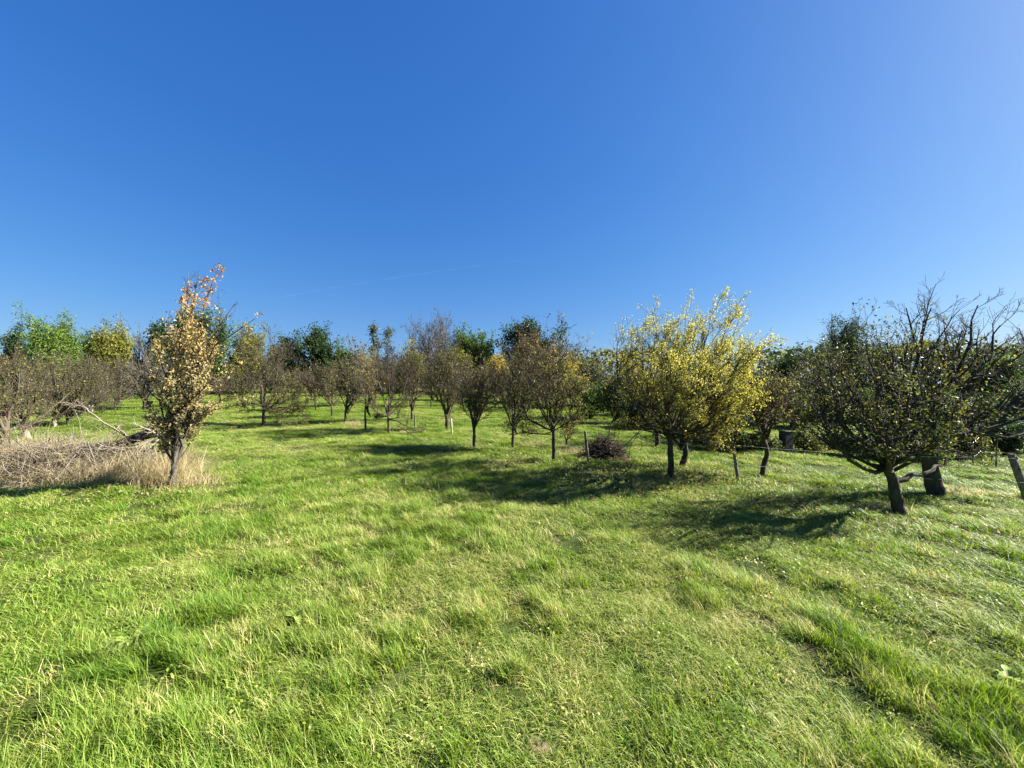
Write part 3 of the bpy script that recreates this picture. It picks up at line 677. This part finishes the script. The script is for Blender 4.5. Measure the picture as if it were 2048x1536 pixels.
broad('dark green tree at the far left of the skyline', 30, 52, 2, 62, 655, 'leaf_dark_green', 201)
broad('bright green maple tree tallest of the left skyline', 102, 50, 48, 160, 628, 'leaf_bright_green', 202, n=6500)
broad('blue green tree right behind the bright green maple', 165, 56, 135, 212, 660, 'leaf_green', 203)
broad('yellowish green tree with bare purple top twigs on the left skyline', 225, 46, 180, 268, 652, 'leaf_yellow_green', 204, shoots=60)
broad('grey bare tree between the yellowish tree and the orange pear', 290, 44, 255, 320, 668, 'leaf_olive', 205, n=500, twig='twig_grey', n4=3, shoots=40)
broad('dark evergreen tree just left of the orange pear crown', 325, 42, 298, 362, 648, 'leaf_dark_green', 206)
broad('green rounded tree rising behind the orange pear crown', 405, 46, 345, 462, 620, 'leaf_green', 207, n=7000)
broad('soft yellow green tree behind the lone apple tree', 500, 44, 455, 548, 655, 'leaf_yellow_green', 208, twig='twig_tan')
broad('dark green lower tree left of the tall dark green tree', 575, 50, 540, 612, 672, 'leaf_dark_green', 209)
broad('tall dark green round tree alone against the sky left of centre', 637, 48, 595, 668, 655, 'leaf_dark_green', 210, n=7500)
broad('low dark green tree between the tall dark tree and the greyish tree', 682, 50, 650, 722, 688, 'leaf_green', 211)
broad('pinkish grey nearly bare tree left of the conifer', 715, 40, 685, 752, 682, 'leaf_grey_green', 212, n=1200, twig='twig_tan', n4=3)
broad('ragged conifer with a pointed top left of centre', 747, 48, 722, 772, 640, 'leaf_grey_green', 213, n=2600, size=0.28, leader=True, n1=42, n2=6, n3=3, a1=(65, 100), up1=-0.03, gaps=0.25, name='conifer_tree', bark='bark_dark')
broad('slim airy green tree right beside the ragged conifer', 775, 49, 756, 796, 648, 'leaf_grey_green', 214, n=2400, size=0.28, leader=True, n1=36, n2=6, n3=3, a1=(40, 80), up1=0.03, gaps=0.3)
broad('pale weeping tree left of the round bare tree', 815, 44, 790, 845, 688, 'leaf_yellow_green', 215, n=2600, twig='twig_tan', up2=-0.1, up3=-0.15)
broad('tall round bare grey tree standing above the middle of the skyline', 862, 50, 812, 908, 628, 'leaf_olive', 216, n=150, twig='twig_grey', bark='bark_grey', n1=12, n2=10, n3=8, n4=4, a1=(8, 60), up1=0.06, thick=0.8)
broad('soft green tree right behind the round bare tree', 912, 52, 885, 942, 658, 'leaf_green', 217)
broad('small green tree with loose crown left of the big dark green tree', 958, 48, 932, 986, 670, 'leaf_green', 218, gaps=0.4)
broad('golden yellow bush tree far behind the middle row', 992, 36, 972, 1016, 714, 'leaf_gold', 219, n=3000, size=0.22)
broad('yellow green bush tree behind the forked plum tree', 915, 36, 885, 945, 700, 'leaf_yellow_green', 220, n=2600, size=0.22)
broad('big dark green tree with overhanging left bough behind the dark plum tree', 1055, 46, 990, 1122, 642, 'leaf_dark_green', 221, n=8500, gaps=0.36)
broad('rusty brown leaved tree in front of the big dark green tree', 1085, 34, 1030, 1140, 668, 'leaf_rust', 222, n=5200, size=0.2, twig='twig_brown')
broad('golden tree glowing behind the dark round plum tree', 1130, 28, 1060, 1170, 705, 'leaf_gold', 223, n=4200, size=0.16)
broad('bare dark bush tree under the sky right of the dark plum tree', 1185, 30, 1135, 1232, 702, 'leaf_olive_dark', 224, n=800, n4=3, twig='twig_grey')
broad('dark ivy clad tree on the skyline right of the golden tree', 1568, 22, 1535, 1612, 700, 'leaf_dark_green', 225, n=4800, size=0.13)
broad('round dark ivy covered tree top rising above the right hand orchard', 1672, 20, 1612, 1735, 632, 'leaf_dark_green', 226, n=5000, size=0.10, gaps=0.3)
broad('grey twiggy tree with three upright rods behind the nearest plum', 1730, 19, 1690, 1800, 660, 'leaf_grey_green', 227, n=1500, size=0.11, n4=3, shoots=20)
broad('low green tree behind the right edge of the orchard', 2010, 26, 1950, 2075, 715, 'leaf_green', 228, n=5200, size=0.16)
broad('yellow green tree far behind the right edge below the bare antlers', 1950, 30, 1890, 2000, 735, 'leaf_yellow_green', 229, n=4200, size=0.18)
broad('dark tree beyond the picture edge behind the dead fruit tree', 2110, 22, 2050, 2190, 690, 'leaf_dark_green', 230, n=4200, size=0.15)

# --- the wood that closes the view far behind
rg = np.random.default_rng(900); n_ = 24000
wx = rg.uniform(-190, 190, n_); wy = 78 + 10 * vnoise(wx, wx * 0, 30, 7) + rg.uniform(0, 14, n_)
wh = 3.2 + 3.4 * vnoise(wx, wy * 0.3, 7, 8) + 2.2 * vnoise(wx, wy * 0.3, 2.5, 9) + np.clip(wx / 25, 0, 1) * 4.2
wz = wh * rg.random(n_) ** 0.7
V, Q = leaves(rg, np.stack([wx, wy, H(wx, wy) + wz], -1), 0.98, aspect=0.8)
tag(obj('far_wood', np_mesh('far_wood', V, Q, M['leaf_olive_dark'], smooth=False)), 'far dark wood closing the view behind the orchard', 'wood', kind='stuff')

# --- hedge of bushes behind the fence on the right
BUSH = [(1180, 19, 1140, 1235, 768, 'leaf_green', 'dark green bush right of the far orchard rows'), (1225, 17, 1185, 1275, 745, 'leaf_olive_dark', 'tall twiggy olive bush behind the heap of cut branches'),
        (1262, 21, 1215, 1310, 728, 'leaf_gold', 'yellow leaved bush left behind the golden tree'), (1300, 15, 1245, 1345, 800, 'leaf_dark_green', 'low dark bush left of the golden tree trunk'),
        (1425, 15, 1370, 1490, 775, 'leaf_dark_green', 'dark bush under the right half of the golden crown'), (1545, 17, 1490, 1610, 780, 'leaf_olive_dark', 'olive bush left behind the dark wooden box'),
        (1610, 16, 1560, 1670, 790, 'leaf_olive_dark', 'loose olive bush right behind the dark wooden box'), (1700, 18, 1640, 1770, 780, 'leaf_green', 'green bush behind the slim leaning tree'),
        (1800, 17, 1740, 1860, 775, 'leaf_dark_green', 'dark bush behind the nearest plum tree'), (1890, 15, 1830, 1960, 785, 'leaf_green', 'green bush behind the thick leaning trunk'),
        (1970, 13, 1910, 2030, 800, 'leaf_dark_green', 'dark bush left of the tilted post at the right edge'), (2050, 15, 1990, 2120, 770, 'leaf_green', 'green bush behind the tilted post at the right edge'),  # low brambles from here: dark growth added to stand in for a shadow strip
        (1425, 10.6, 1385, 1470, 868, 'leaf_dark_green', 'low dark bramble added as shade left of the leaning fence post'), (1500, 10.4, 1455, 1550, 872, 'leaf_olive_dark', 'low olive bramble added as shade at the foot of the sharply leaning trunk'),
        (1625, 10.2, 1588, 1665, 872, 'leaf_olive_dark', 'low bramble added as shade between the dark box and the slim leaning tree'), (1695, 9.8, 1655, 1742, 876, 'leaf_dark_green', 'low dark bramble added as shade right of the slim leaning tree foot'),
        (1755, 9.4, 1715, 1800, 878, 'leaf_dark_green', 'low dark bramble added as shade left behind the nearest plum trunk'), (1835, 9.2, 1795, 1880, 868, 'leaf_dark_green', 'low dark bramble added as shade between the two near trunks'),
        (1925, 9.3, 1885, 1965, 862, 'leaf_olive_dark', 'low twiggy bramble added as shade right of the thick leaning trunk'), (2010, 9.6, 1965, 2060, 850, 'leaf_dark_green', 'low dark bramble added as shade just left of the tilted post')]
for i, (px, Y, xl, xr, yt, lf, lb) in enumerate(BUSH):
    by_ = HY + CAM_Z * F / Y
    tree('bush', lb, 'bush', G_BU, (px, by_), Y=Y, crown=(xl, xr, yt), fork=(px, by_ - 6), trunk_r=0.06, seed=300 + i, n1=13, n2=9, n3=6, n4=0, a1=(5, 85), up1=0.05, twig='twig_dark',
         leaf=lf, nleaf=7000 if i < 12 else 3400, lsize=0.105 if i < 12 else 0.07, ljit=0.09, gaps=0.12)

# ------------------------------------------------------------------ dead wood, brush and dry grass on the left
rng = np.random.default_rng(77)
Yf = 7.6
def limb_px(pts, Y, r0, r1, n=12, sides=8, rough=0.06):
    w = np.array([P3(p[0], p[1], Y + (p[2] if len(p) > 2 else 0)) for p in pts])
    ln = smooth_line(w, n); ln[1:-1] += rng.normal(0, 0.008, (n - 2, 3))
    return ln, np.linspace(r0, r1, n)
fx, fy, fz = at(330, 955)
fo = np.array([fx, Yf, Hs(fx, Yf)])
ft = empty('fallen_tree', fo); tag(ft, 'fallen dead tree with dark trunk and pale bare boughs left of the pear tree', 'fallen tree')
lines = {'trunk': [([(372, 826, 0.5), (330, 850, 0.3), (285, 872, 0.1), (215, 893, 0.0), (120, 897, 0.1), (30, 915, 0.2), (-40, 930, 0.3)], 0.13, 0.05, 'bark_dark')],
         'limb': [([(322, 868, -0.1), (300, 882, -0.2), (268, 895, -0.35), (235, 902, -0.4), (180, 898, -0.4), (140, 905, -0.3)], 0.028, 0.010, 'dead_wood'),
                  ([(312, 884, -0.1), (280, 882, 0.0), (235, 862, 0.1), (212, 848, 0.1), (185, 828, 0.1), (170, 816, 0.1), (140, 805, 0.15)], 0.022, 0.006, 'dead_wood'),
                  ([(318, 875, -0.1), (318, 858, 0.0)], 0.03, 0.026, 'dead_wood'), ([(318, 880, -0.2), (304, 900, -0.3), (302, 915, -0.3)], 0.014, 0.008, 'bark_brown'),
                  ([(140, 905, 0.0), (100, 912, -0.1), (60, 905, -0.1), (20, 912, -0.1)], 0.016, 0.006, 'dead_wood')]}
allp = []
for nm, arr in lines.items():
    for pts, r0, r1, mt in arr:
        ln, rr = limb_px(pts, Yf, r0, r1); ln = ln - fo
        V, Q = tubes(ln[None], rr[None], 9, rng, 0.07, cap=True); obj(nm, np_mesh(nm, V, Q, M[mt]), ft)
        if nm == 'limb': allp.append((ln, rr))
src = np.stack([smooth_line(l_, 10) for l_, _ in allp]); srr = np.stack([np.interp(np.linspace(0, 1, 10), np.linspace(0, 1, len(r_)), r_) for _, r_ in allp])
pa, ra, La = sprout(rng, src, srr, np.full(len(src), 1.0), 11, 0.15, 1.0, 25, 80, 0.40, 6, 0.18, (0, 0, 0.02), rmin=0.0035)
pb, rb, Lb = sprout(rng, pa, ra, La, 7, 0.1, 1.0, 25, 75, 0.5, 4, 0.18, (0, 0, 0.02), rmin=0.003)
V, Q = join([tubes(pa, ra, 4), tubes(pb, rb, 3)])
tag(obj('twigs', np_mesh('twigs', V, Q, M['dead_wood']), ft), kind='stuff')

def brush(name, label, cx_, cy_, rx, ry, h, n, mats, seed, Lr=(0.25, 0.9), upb=0.25, zb=0.0):
    """heap of tangled dry twigs."""
    rg = np.random.default_rng(seed)
    o3 = np.array([cx_, cy_, Hs(cx_, cy_)]); root = empty(name, o3); tag(root, label, 'brush pile')
    for k, (mt, share, rad) in enumerate(mats):
        m_ = int(n * share)
        a = rg.random(m_) * 2 * math.pi; r = np.sqrt(rg.random(m_))
        x, y = r * np.cos(a) * rx, r * np.sin(a) * ry
        z = np.abs(rg.random(m_)) * h * (1 - r ** 2.2) * (0.75 + 0.5 * vnoise(x * 3, y * 3, 1.0, seed)) + zb
        d = rg.normal(0, 1, (m_, 3)) * np.array([1, 0.8, 0.45]) + np.array([0, 0, upb])
        L = rg.uniform(*Lr, m_)
        p = grow(rg, np.stack([x, y, z], -1) - norm(d) * L[:, None] * 0.4, d, L, 5, 0.16, (0, 0, -0.03))
        p[..., 2] = np.maximum(p[..., 2], 0.01)
        rr = (rad * rg.uniform(0.5, 1.4, m_))[:, None] * np.linspace(1, 0.45, 5)[None, :]
        V, Q = tubes(p, rr, 3 if rad < 0.006 else 5)
        tag(obj('twigs', np_mesh('twigs', V, Q, M[mt]), root), kind='stuff')
    return root
bx_, by_, _ = at(130, 958)
brush('brush_pile', 'long tangled heap of dry brushwood along the left edge of the meadow', bx_ - 0.5, by_ + 0.35, 2.5, 0.85, 0.70, 3400,
      [('twig_tan', 0.30, 0.004), ('dead_wood', 0.34, 0.0045), ('straw', 0.25, 0.0035), ('twig_dark', 0.06, 0.006), ('bark_grey', 0.02, 0.016)], 5, Lr=(0.3, 1.0), upb=0.6)
bx_, by_, _ = at(1212, 915)
brush('brush_pile', 'dark heap of cut branches behind the thin fence post left of the golden tree', bx_, by_ + 0.1, 0.34, 0.34, 0.42, 1200,
      [('twig_dark', 0.35, 0.006), ('twig_brown', 0.5, 0.005), ('twig_tan', 0.08, 0.004), ('bark_grey', 0.02, 0.014)], 6, Lr=(0.25, 0.75))
# loose boughs lying right of the heap of cut branches
bo = np.array([*at(1262, 905)]); lb_ = empty('fallen_branch', bo); tag(lb_, 'cut bough propped up in the grass between the branch heap and the golden tree', 'branch')
segs = []
for pts, r0, r1 in [([(1222, 912), (1250, 893), (1268, 872), (1285, 858)], 0.018, 0.008), ([(1268, 872), (1290, 882), (1312, 900)], 0.010, 0.006), ([(1275, 868), (1262, 890), (1258, 906)], 0.008, 0.005), ([(1280, 870), (1284, 892), (1280, 902)], 0.008, 0.004)]:
    ln, rr = limb_px(pts, bo[1], r0, r1, n=8); segs.append((ln - bo, rr))
V, Q = tubes(segs[0][0][None], segs[0][1][None], 7, rng, 0.06, cap=True); obj('limb', np_mesh('limb', V, Q, M['bark_grey']), lb_)
V, Q = join([tubes(a_[None], b_[None], 5) for a_, b_ in segs[1:]]); tag(obj('twigs', np_mesh('twigs', V, Q, M['twig_dark']), lb_), kind='stuff')
bo = np.array([*at(835, 884)]); lb_ = empty('fallen_branch', bo); tag(lb_, 'thin broken bough lying in the grass right of the bare tree', 'branch')
ln, rr = limb_px([(795, 852), (820, 866), (848, 884), (880, 892)], bo[1], 0.016, 0.006, n=9)
V, Q = tubes((ln - bo)[None], rr[None], 6, rng, 0.06, cap=True); obj('limb', np_mesh('limb', V, Q, M['bark_brown']), lb_)
pa, ra, La = sprout(rng, (ln - bo)[None], rr[None], np.array([1.4]), 14, 0.1, 1, 25, 70, 0.5, 5, 0.15, (0, 0, -0.02), rmin=0.005)
pa[..., 2] = np.maximum(pa[..., 2], 0.02)
V, Q = tubes(pa, ra, 3); tag(obj('twigs', np_mesh('twigs', V, Q, M['twig_brown']), lb_), kind='stuff')

def tall_grass(name, label, spots, mat, seed, hr=(0.35, 0.8), wd=0.006, zmul=None):
    rg = np.random.default_rng(seed); B_, Hh, Hd = [], [], []
    for (x, y, rx, ry, n, hm) in spots:
        px_ = rg.normal(0, 0.5, n) * rx + x; py_ = rg.normal(0, 0.5, n) * ry + y
        B_.append(np.stack([px_, py_, H(px_, py_) - 0.02], -1)); Hh.append((hr[0] * 0.5 + (hr[1] - hr[0] * 0.5) * rg.random(n) ** 1.5) * hm)
        Hd.append(rg.normal(math.pi * 0.15, 1.4, n))
    B_, Hh, Hd = np.concatenate(B_), np.concatenate(Hh), np.concatenate(Hd)
    V, Q = blades(rg, B_, Hd, Hh, rg.uniform(0.6, 1.4, len(Hh)) * wd, rg.uniform(0.2, 2.0, len(Hh)), rows=5)
    o = obj(name, np_mesh(name, V, Q, M[mat])); tag(o, label, 'grass', kind='stuff')
def g(px, py): a_ = at(px, py); return a_[0], a_[1]
tall_grass('dry_grass', 'pale dry tall grass around the foot of the orange pear tree', [(*g(330, 965), 0.55, 0.35, 900, 1.0), (*g(385, 968), 0.45, 0.35, 420, 0.5), (*g(270, 955), 0.6, 0.4, 1100, 0.9), (*g(360, 940), 0.4, 0.3, 600, 1.0)], 'straw', 1)
tall_grass('dry_grass', 'straw coloured stems standing in front of the brushwood heap', [(*g(40, 970), 0.9, 0.3, 450, 0.7), (*g(130, 968), 0.9, 0.3, 450, 0.75), (*g(210, 962), 0.8, 0.3, 600, 0.85), (*g(100, 930), 1.6, 0.4, 1300, 1.25), (*g(60, 905), 1.6, 0.4, 700, 1.2)], 'straw', 2)
tall_grass('dry_grass', 'clump of pale dry grass below the small plum trees', [(*g(708, 852), 0.3, 0.2, 260, 0.6)], 'straw', 3)
tall_grass('dry_grass', 'dry tufts left of the heap of cut branches', [(*g(1150, 908), 0.5, 0.3, 420, 0.45), (*g(1245, 922), 0.4, 0.2, 200, 0.3), (*g(1060, 890), 0.4, 0.3, 250, 0.35)], 'straw', 4)
tall_grass('dry_grass', 'withered grass tufts around the foot of the nearest plum tree', [(*g(1780, 1022), 0.35, 0.15, 320, 0.30), (*g(1960, 990), 0.6, 0.25, 260, 0.3), (*g(1890, 985), 0.2, 0.15, 160, 0.3)], 'straw', 5)

# ------------------------------------------------------------------ fences
fb = np.array([*at(1476, 961)]); fence = empty('electric_fence', fb)
tag(fence, 'electric fence of leaning wooden posts and thin pale wires across the orchard', 'fence')
posts = [((1476, 961), (1465, 884), 0.032, 'post_wood'), ((2058, 1008), (2022, 908), 0.045, 'post_wood'), ((1177, 925), (1170, 862), 0.030, 'post_wood'), ((904, 868), (902, 837), 0.030, 'post_pale'), ((830, 856), (830, 830), 0.030, 'post_wood')]
tops = []
for (b_, t_, r_, mt) in posts:
    X, Y, Z = at(*b_)
    k = np.array([P3(b_[0], b_[1], Y), P3(t_[0], t_[1], Y + 0.02)]); v = k[1] - k[0]
    ln = np.stack([k[0] - v * 0.15, k[0], k[0] + v * 0.35, k[0] + v * 0.7, k[1] - v * 0.01, k[1]]) - fb
    rr = np.array([1, 1, 0.97, 0.95, 0.93, 0.7]) * r_
    V, Q = tubes(ln[None], rr[None], 9, rng, 0.05, cap=True)
    p = obj('post', np_mesh('post', V, Q, M[mt]), fence)
    for f_ in (0.93, 0.45):
        c = ln[1] + (ln[-1] - ln[1]) * f_ + np.array([0, -r_ - 0.012, 0])
        V, Q = tubes(np.stack([c - [0, 0, 0.018], c, c + [0, 0, 0.018]])[None], np.array([[0.010, 0.014, 0.010]]), 7, cap=True)
        obj('insulator', np_mesh('insulator', V, Q, M['plastic']), p)
    tops.append((ln[1] + (ln[-1] - ln[1]) * 0.93 + np.array([0, -r_ - 0.026, 0]), ln[1] + (ln[-1] - ln[1]) * 0.45 + np.array([0, -r_ - 0.026, 0])))
for a_, b_ in ((0, 1), (2, 0), (3, 2), (4, 3)):
    for lvl in (0, 1):
        s, e = tops[a_][lvl], tops[b_][lvl]
        tt = np.linspace(0, 1, 14)[:, None]; ln = s * (1 - tt) + e * tt; ln[:, 2] -= (0.05 * 4 * tt * (1 - tt))[:, 0]
        V, Q = tubes(ln[None], np.full((1, 14), 0.0022 if a_ == 0 else 0.0012), 5); obj('wire', np_mesh('wire', V, Q, M['wire']), fence)

fb = np.array([*at(1620, 895)]); wf = empty('wire_fence', fb); tag(wf, 'low wire fence on thin stakes in front of the dark hedge', 'fence')
st = [(1605, 893), (1648, 898), (1657, 900), (1735, 905), (1752, 910), (1845, 925), (1945, 935), (1962, 925), (1992, 935)]
ends = []
for i, (px, py) in enumerate(st):
    X, Y, Z = at(px, py); hgt = 0.55 + 0.1 * (i % 3)
    ln = np.array([[X, Y, Z - 0.1], [X + 0.01, Y, Z + hgt * 0.5], [X + rng.normal(0, 0.03), Y, Z + hgt]]) - fb
    V, Q = tubes(ln[None], np.array([[0.013, 0.012, 0.010]]), 6, cap=True); obj('stake', np_mesh('stake', V, Q, M['bark_dark']), wf); ends.append(ln)
for a_, b_ in zip(ends[:-1], ends[1:]):
    for f_ in (0.5, 0.97):
        s, e = a_[0] + (a_[2] - a_[0]) * f_, b_[0] + (b_[2] - b_[0]) * f_
        tt = np.linspace(0, 1, 6)[:, None]; ln = s * (1 - tt) + e * tt; ln[:, 2] -= (0.02 * 4 * tt * (1 - tt))[:, 0]
        V, Q = tubes(ln[None], np.full((1, 6), 0.003), 4); obj('wire', np_mesh('wire', V, Q, M['wire']), wf)

# ------------------------------------------------------------------ dark wooden box behind the fence
import bmesh
def box(bm, cx, cy, cz, sx, sy, sz, bev=0.004):
    r_ = bmesh.ops.create_cube(bm, size=1.0)
    for v in r_['verts']: v.co = Vector((cx + v.co.x * sx, cy + v.co.y * sy, cz + v.co.z * sz))
    return r_
def bm_obj(name, boxes, mat, parent, bev=0.005):
    bm = bmesh.new()
    for b_ in boxes: box(bm, *b_)
    bmesh.ops.bevel(bm, geom=bm.edges[:], offset=bev, segments=1, affect='EDGES')
    me = bpy.data.meshes.new(name); bm.to_mesh(me); bm.free(); me.materials.append(mat)
    return obj(name, me, parent)
X, Y, Z = at(1571, 906); Z += 0.03
bxr = empty('wooden_box', (X, Y, Z)); bxr.rotation_euler = (0, math.radians(2.5), math.radians(12))
tag(bxr, 'dark upright wooden box with pale right edge standing beyond the fence wire', 'box')
for k in range(3):
    bm_obj('board', [(0, -0.095, 0.075 + k * 0.175, 0.22, 0.018, 0.168)], M['board'], bxr)
bm_obj('side_panel', [(-0.119, 0, 0.26, 0.016, 0.208, 0.54)], M['board'], bxr)
bm_obj('side_panel', [(0.119, 0, 0.26, 0.016, 0.208, 0.54)], M['post_wood'], bxr)
bm_obj('back_panel', [(0, 0.095, 0.26, 0.22, 0.018, 0.54)], M['board'], bxr)
bm_obj('lid', [(0, 0, 0.543, 0.262, 0.222, 0.022)], M['post_wood'], bxr)

# ------------------------------------------------------------------ molehills and broad-leaved plants in the grass
for i, ((bx, by, bz), s, lb) in enumerate(zip(BARE, (0.09, 0.08, 0.085, 0.07), ('crumbly dry molehill left of the middle foreground', 'pale patch of bare earth in the middle of the meadow', 'bare pale earth patch at the bottom edge of the meadow', 'farthest small bare patch in the middle of the grass'))):
    rg = np.random.default_rng(400 + i); nr, na = 9, 22
    rr, aa = np.meshgrid(np.linspace(0.02, 1, nr), np.linspace(0, 2 * math.pi, na, endpoint=False), indexing='ij')
    rad_ = s * rr * (1 + 0.3 * np.sin(aa * 3 + i) * rr + rg.normal(0, 0.12, rr.shape) * rr); hx, hy = rad_ * np.cos(aa) * 1.2, rad_ * np.sin(aa)
    hz = 0.004 * (1 - rr ** 2) + rg.normal(0, 0.004, rr.shape) * (1 - rr * 0.5) + (H(bx + hx, by + hy) - bz) + 0.004 - 0.02 * rr ** 3
    V = np.stack([hx, hy, hz], -1).reshape(-1, 3); i_ = np.arange(nr - 1)[:, None] * na + np.arange(na)[None, :]; j_ = np.arange(nr - 1)[:, None] * na + (np.arange(na)[None, :] + 1) % na
    Q = np.stack([i_, i_ + na, j_ + na, j_], -1).reshape(-1, 4)
    o = obj('molehill', np_mesh('molehill', V, [Q, np.arange(na)[None, :]], M['earth'])); o.location = (bx, by, bz - 0.004); tag(o, lb, 'earth patch', 'bare earth patches in the grass')

def dock(label, px, py, n, s, seed):
    rg = np.random.default_rng(seed); X, Y, Z = at(px, py)
    root = empty('dock_plant', (X, Y, Z)); tag(root, label, 'plant', 'broad leaved dock plants in the grass')
    for k in range(n):
        a = 2 * math.pi * k / n + rg.normal(0, 0.4); L = s * rg.uniform(0.7, 1.2); nn_ = 7
        t = np.linspace(0, 1, nn_); arch = rg.uniform(0.5, 1.0)
        c = np.stack([np.cos(a) * L * t * 0.9, np.sin(a) * L * t * 0.9, 0.02 + L * (0.9 * t - arch * t ** 2)], -1)
        w = L * 0.20 * np.sin(math.pi * np.clip(t * 0.92 + 0.06, 0, 1)) ** 0.8 + 0.002
        sd = np.array([-math.sin(a), math.cos(a), 0]); wav = rg.normal(0, 0.006, (nn_, 2))
        V = np.stack([c - sd * w[:, None] + np.array([0, 0, 1]) * (0.25 * w + wav[:, 0])[:, None], c, c + sd * w[:, None] + np.array([0, 0, 1]) * (0.25 * w + wav[:, 1])[:, None]], 1).reshape(-1, 3)
        i_ = np.arange(nn_ - 1) * 3
        Q = np.concatenate([np.stack([i_, i_ + 1, i_ + 4, i_ + 3], -1), np.stack([i_ + 1, i_ + 2, i_ + 5, i_ + 4], -1)])
        obj('leaf', np_mesh('leaf', V, Q, M['dock_leaf']), root)
dock('broad leaved dock rosette in the left foreground grass', 265, 1290, 10, 0.115, 1)
dock('few pale dock leaves standing right of the dock rosette', 590, 1240, 5, 0.11, 2)
dock('bright green dock leaves at the right edge of the foreground grass', 2022, 1365, 6, 0.10, 3)

# ------------------------------------------------------------------ fallen leaves under the trees
rg = np.random.default_rng(55); pts_ = []
for (px, py, rx, n_) in [(1342, 957, 1.7, 2200), (1108, 923, 1.2, 350), (345, 972, 1.1, 600), (1800, 1030, 1.5, 350), (1524, 951, 1.1, 250), (948, 895, 1.2, 200), (527, 850, 1.6, 260)]:
    X, Y, Z = at(px, py); x_ = X - 0.3 + rg.normal(0, 1, n_) * rx * 0.6; y_ = Y + rg.normal(0, 1, n_) * rx * 0.5
    pts_.append(np.stack([x_, y_, H(x_, y_) + rg.uniform(0.03, 0.085, n_)], -1))
V, Q = leaves(rg, np.concatenate(pts_), 0.045, aspect=0.65, flat=1.5)
tag(obj('fallen_leaves', np_mesh('fallen_leaves', V, Q, M['leaf_pear'], smooth=False)), 'fallen yellow and tan leaves scattered under the fruit trees', 'leaves', kind='stuff')

# ------------------------------------------------------------------ contrail high in the sky
ln = smooth_line([P3(540, 598, 9000), P3(700, 570, 9000), P3(860, 545, 9000), P3(1050, 519, 9000)], 24)
co = ln[0].copy()
V, Q = tubes((ln - co)[None], np.full((1, 24), 11.0), 6)
o = obj('contrail', np_mesh('contrail', V, Q, M['vapour'])); o.location = co; tag(o, 'faint thin contrail across the clear blue sky', 'contrail')
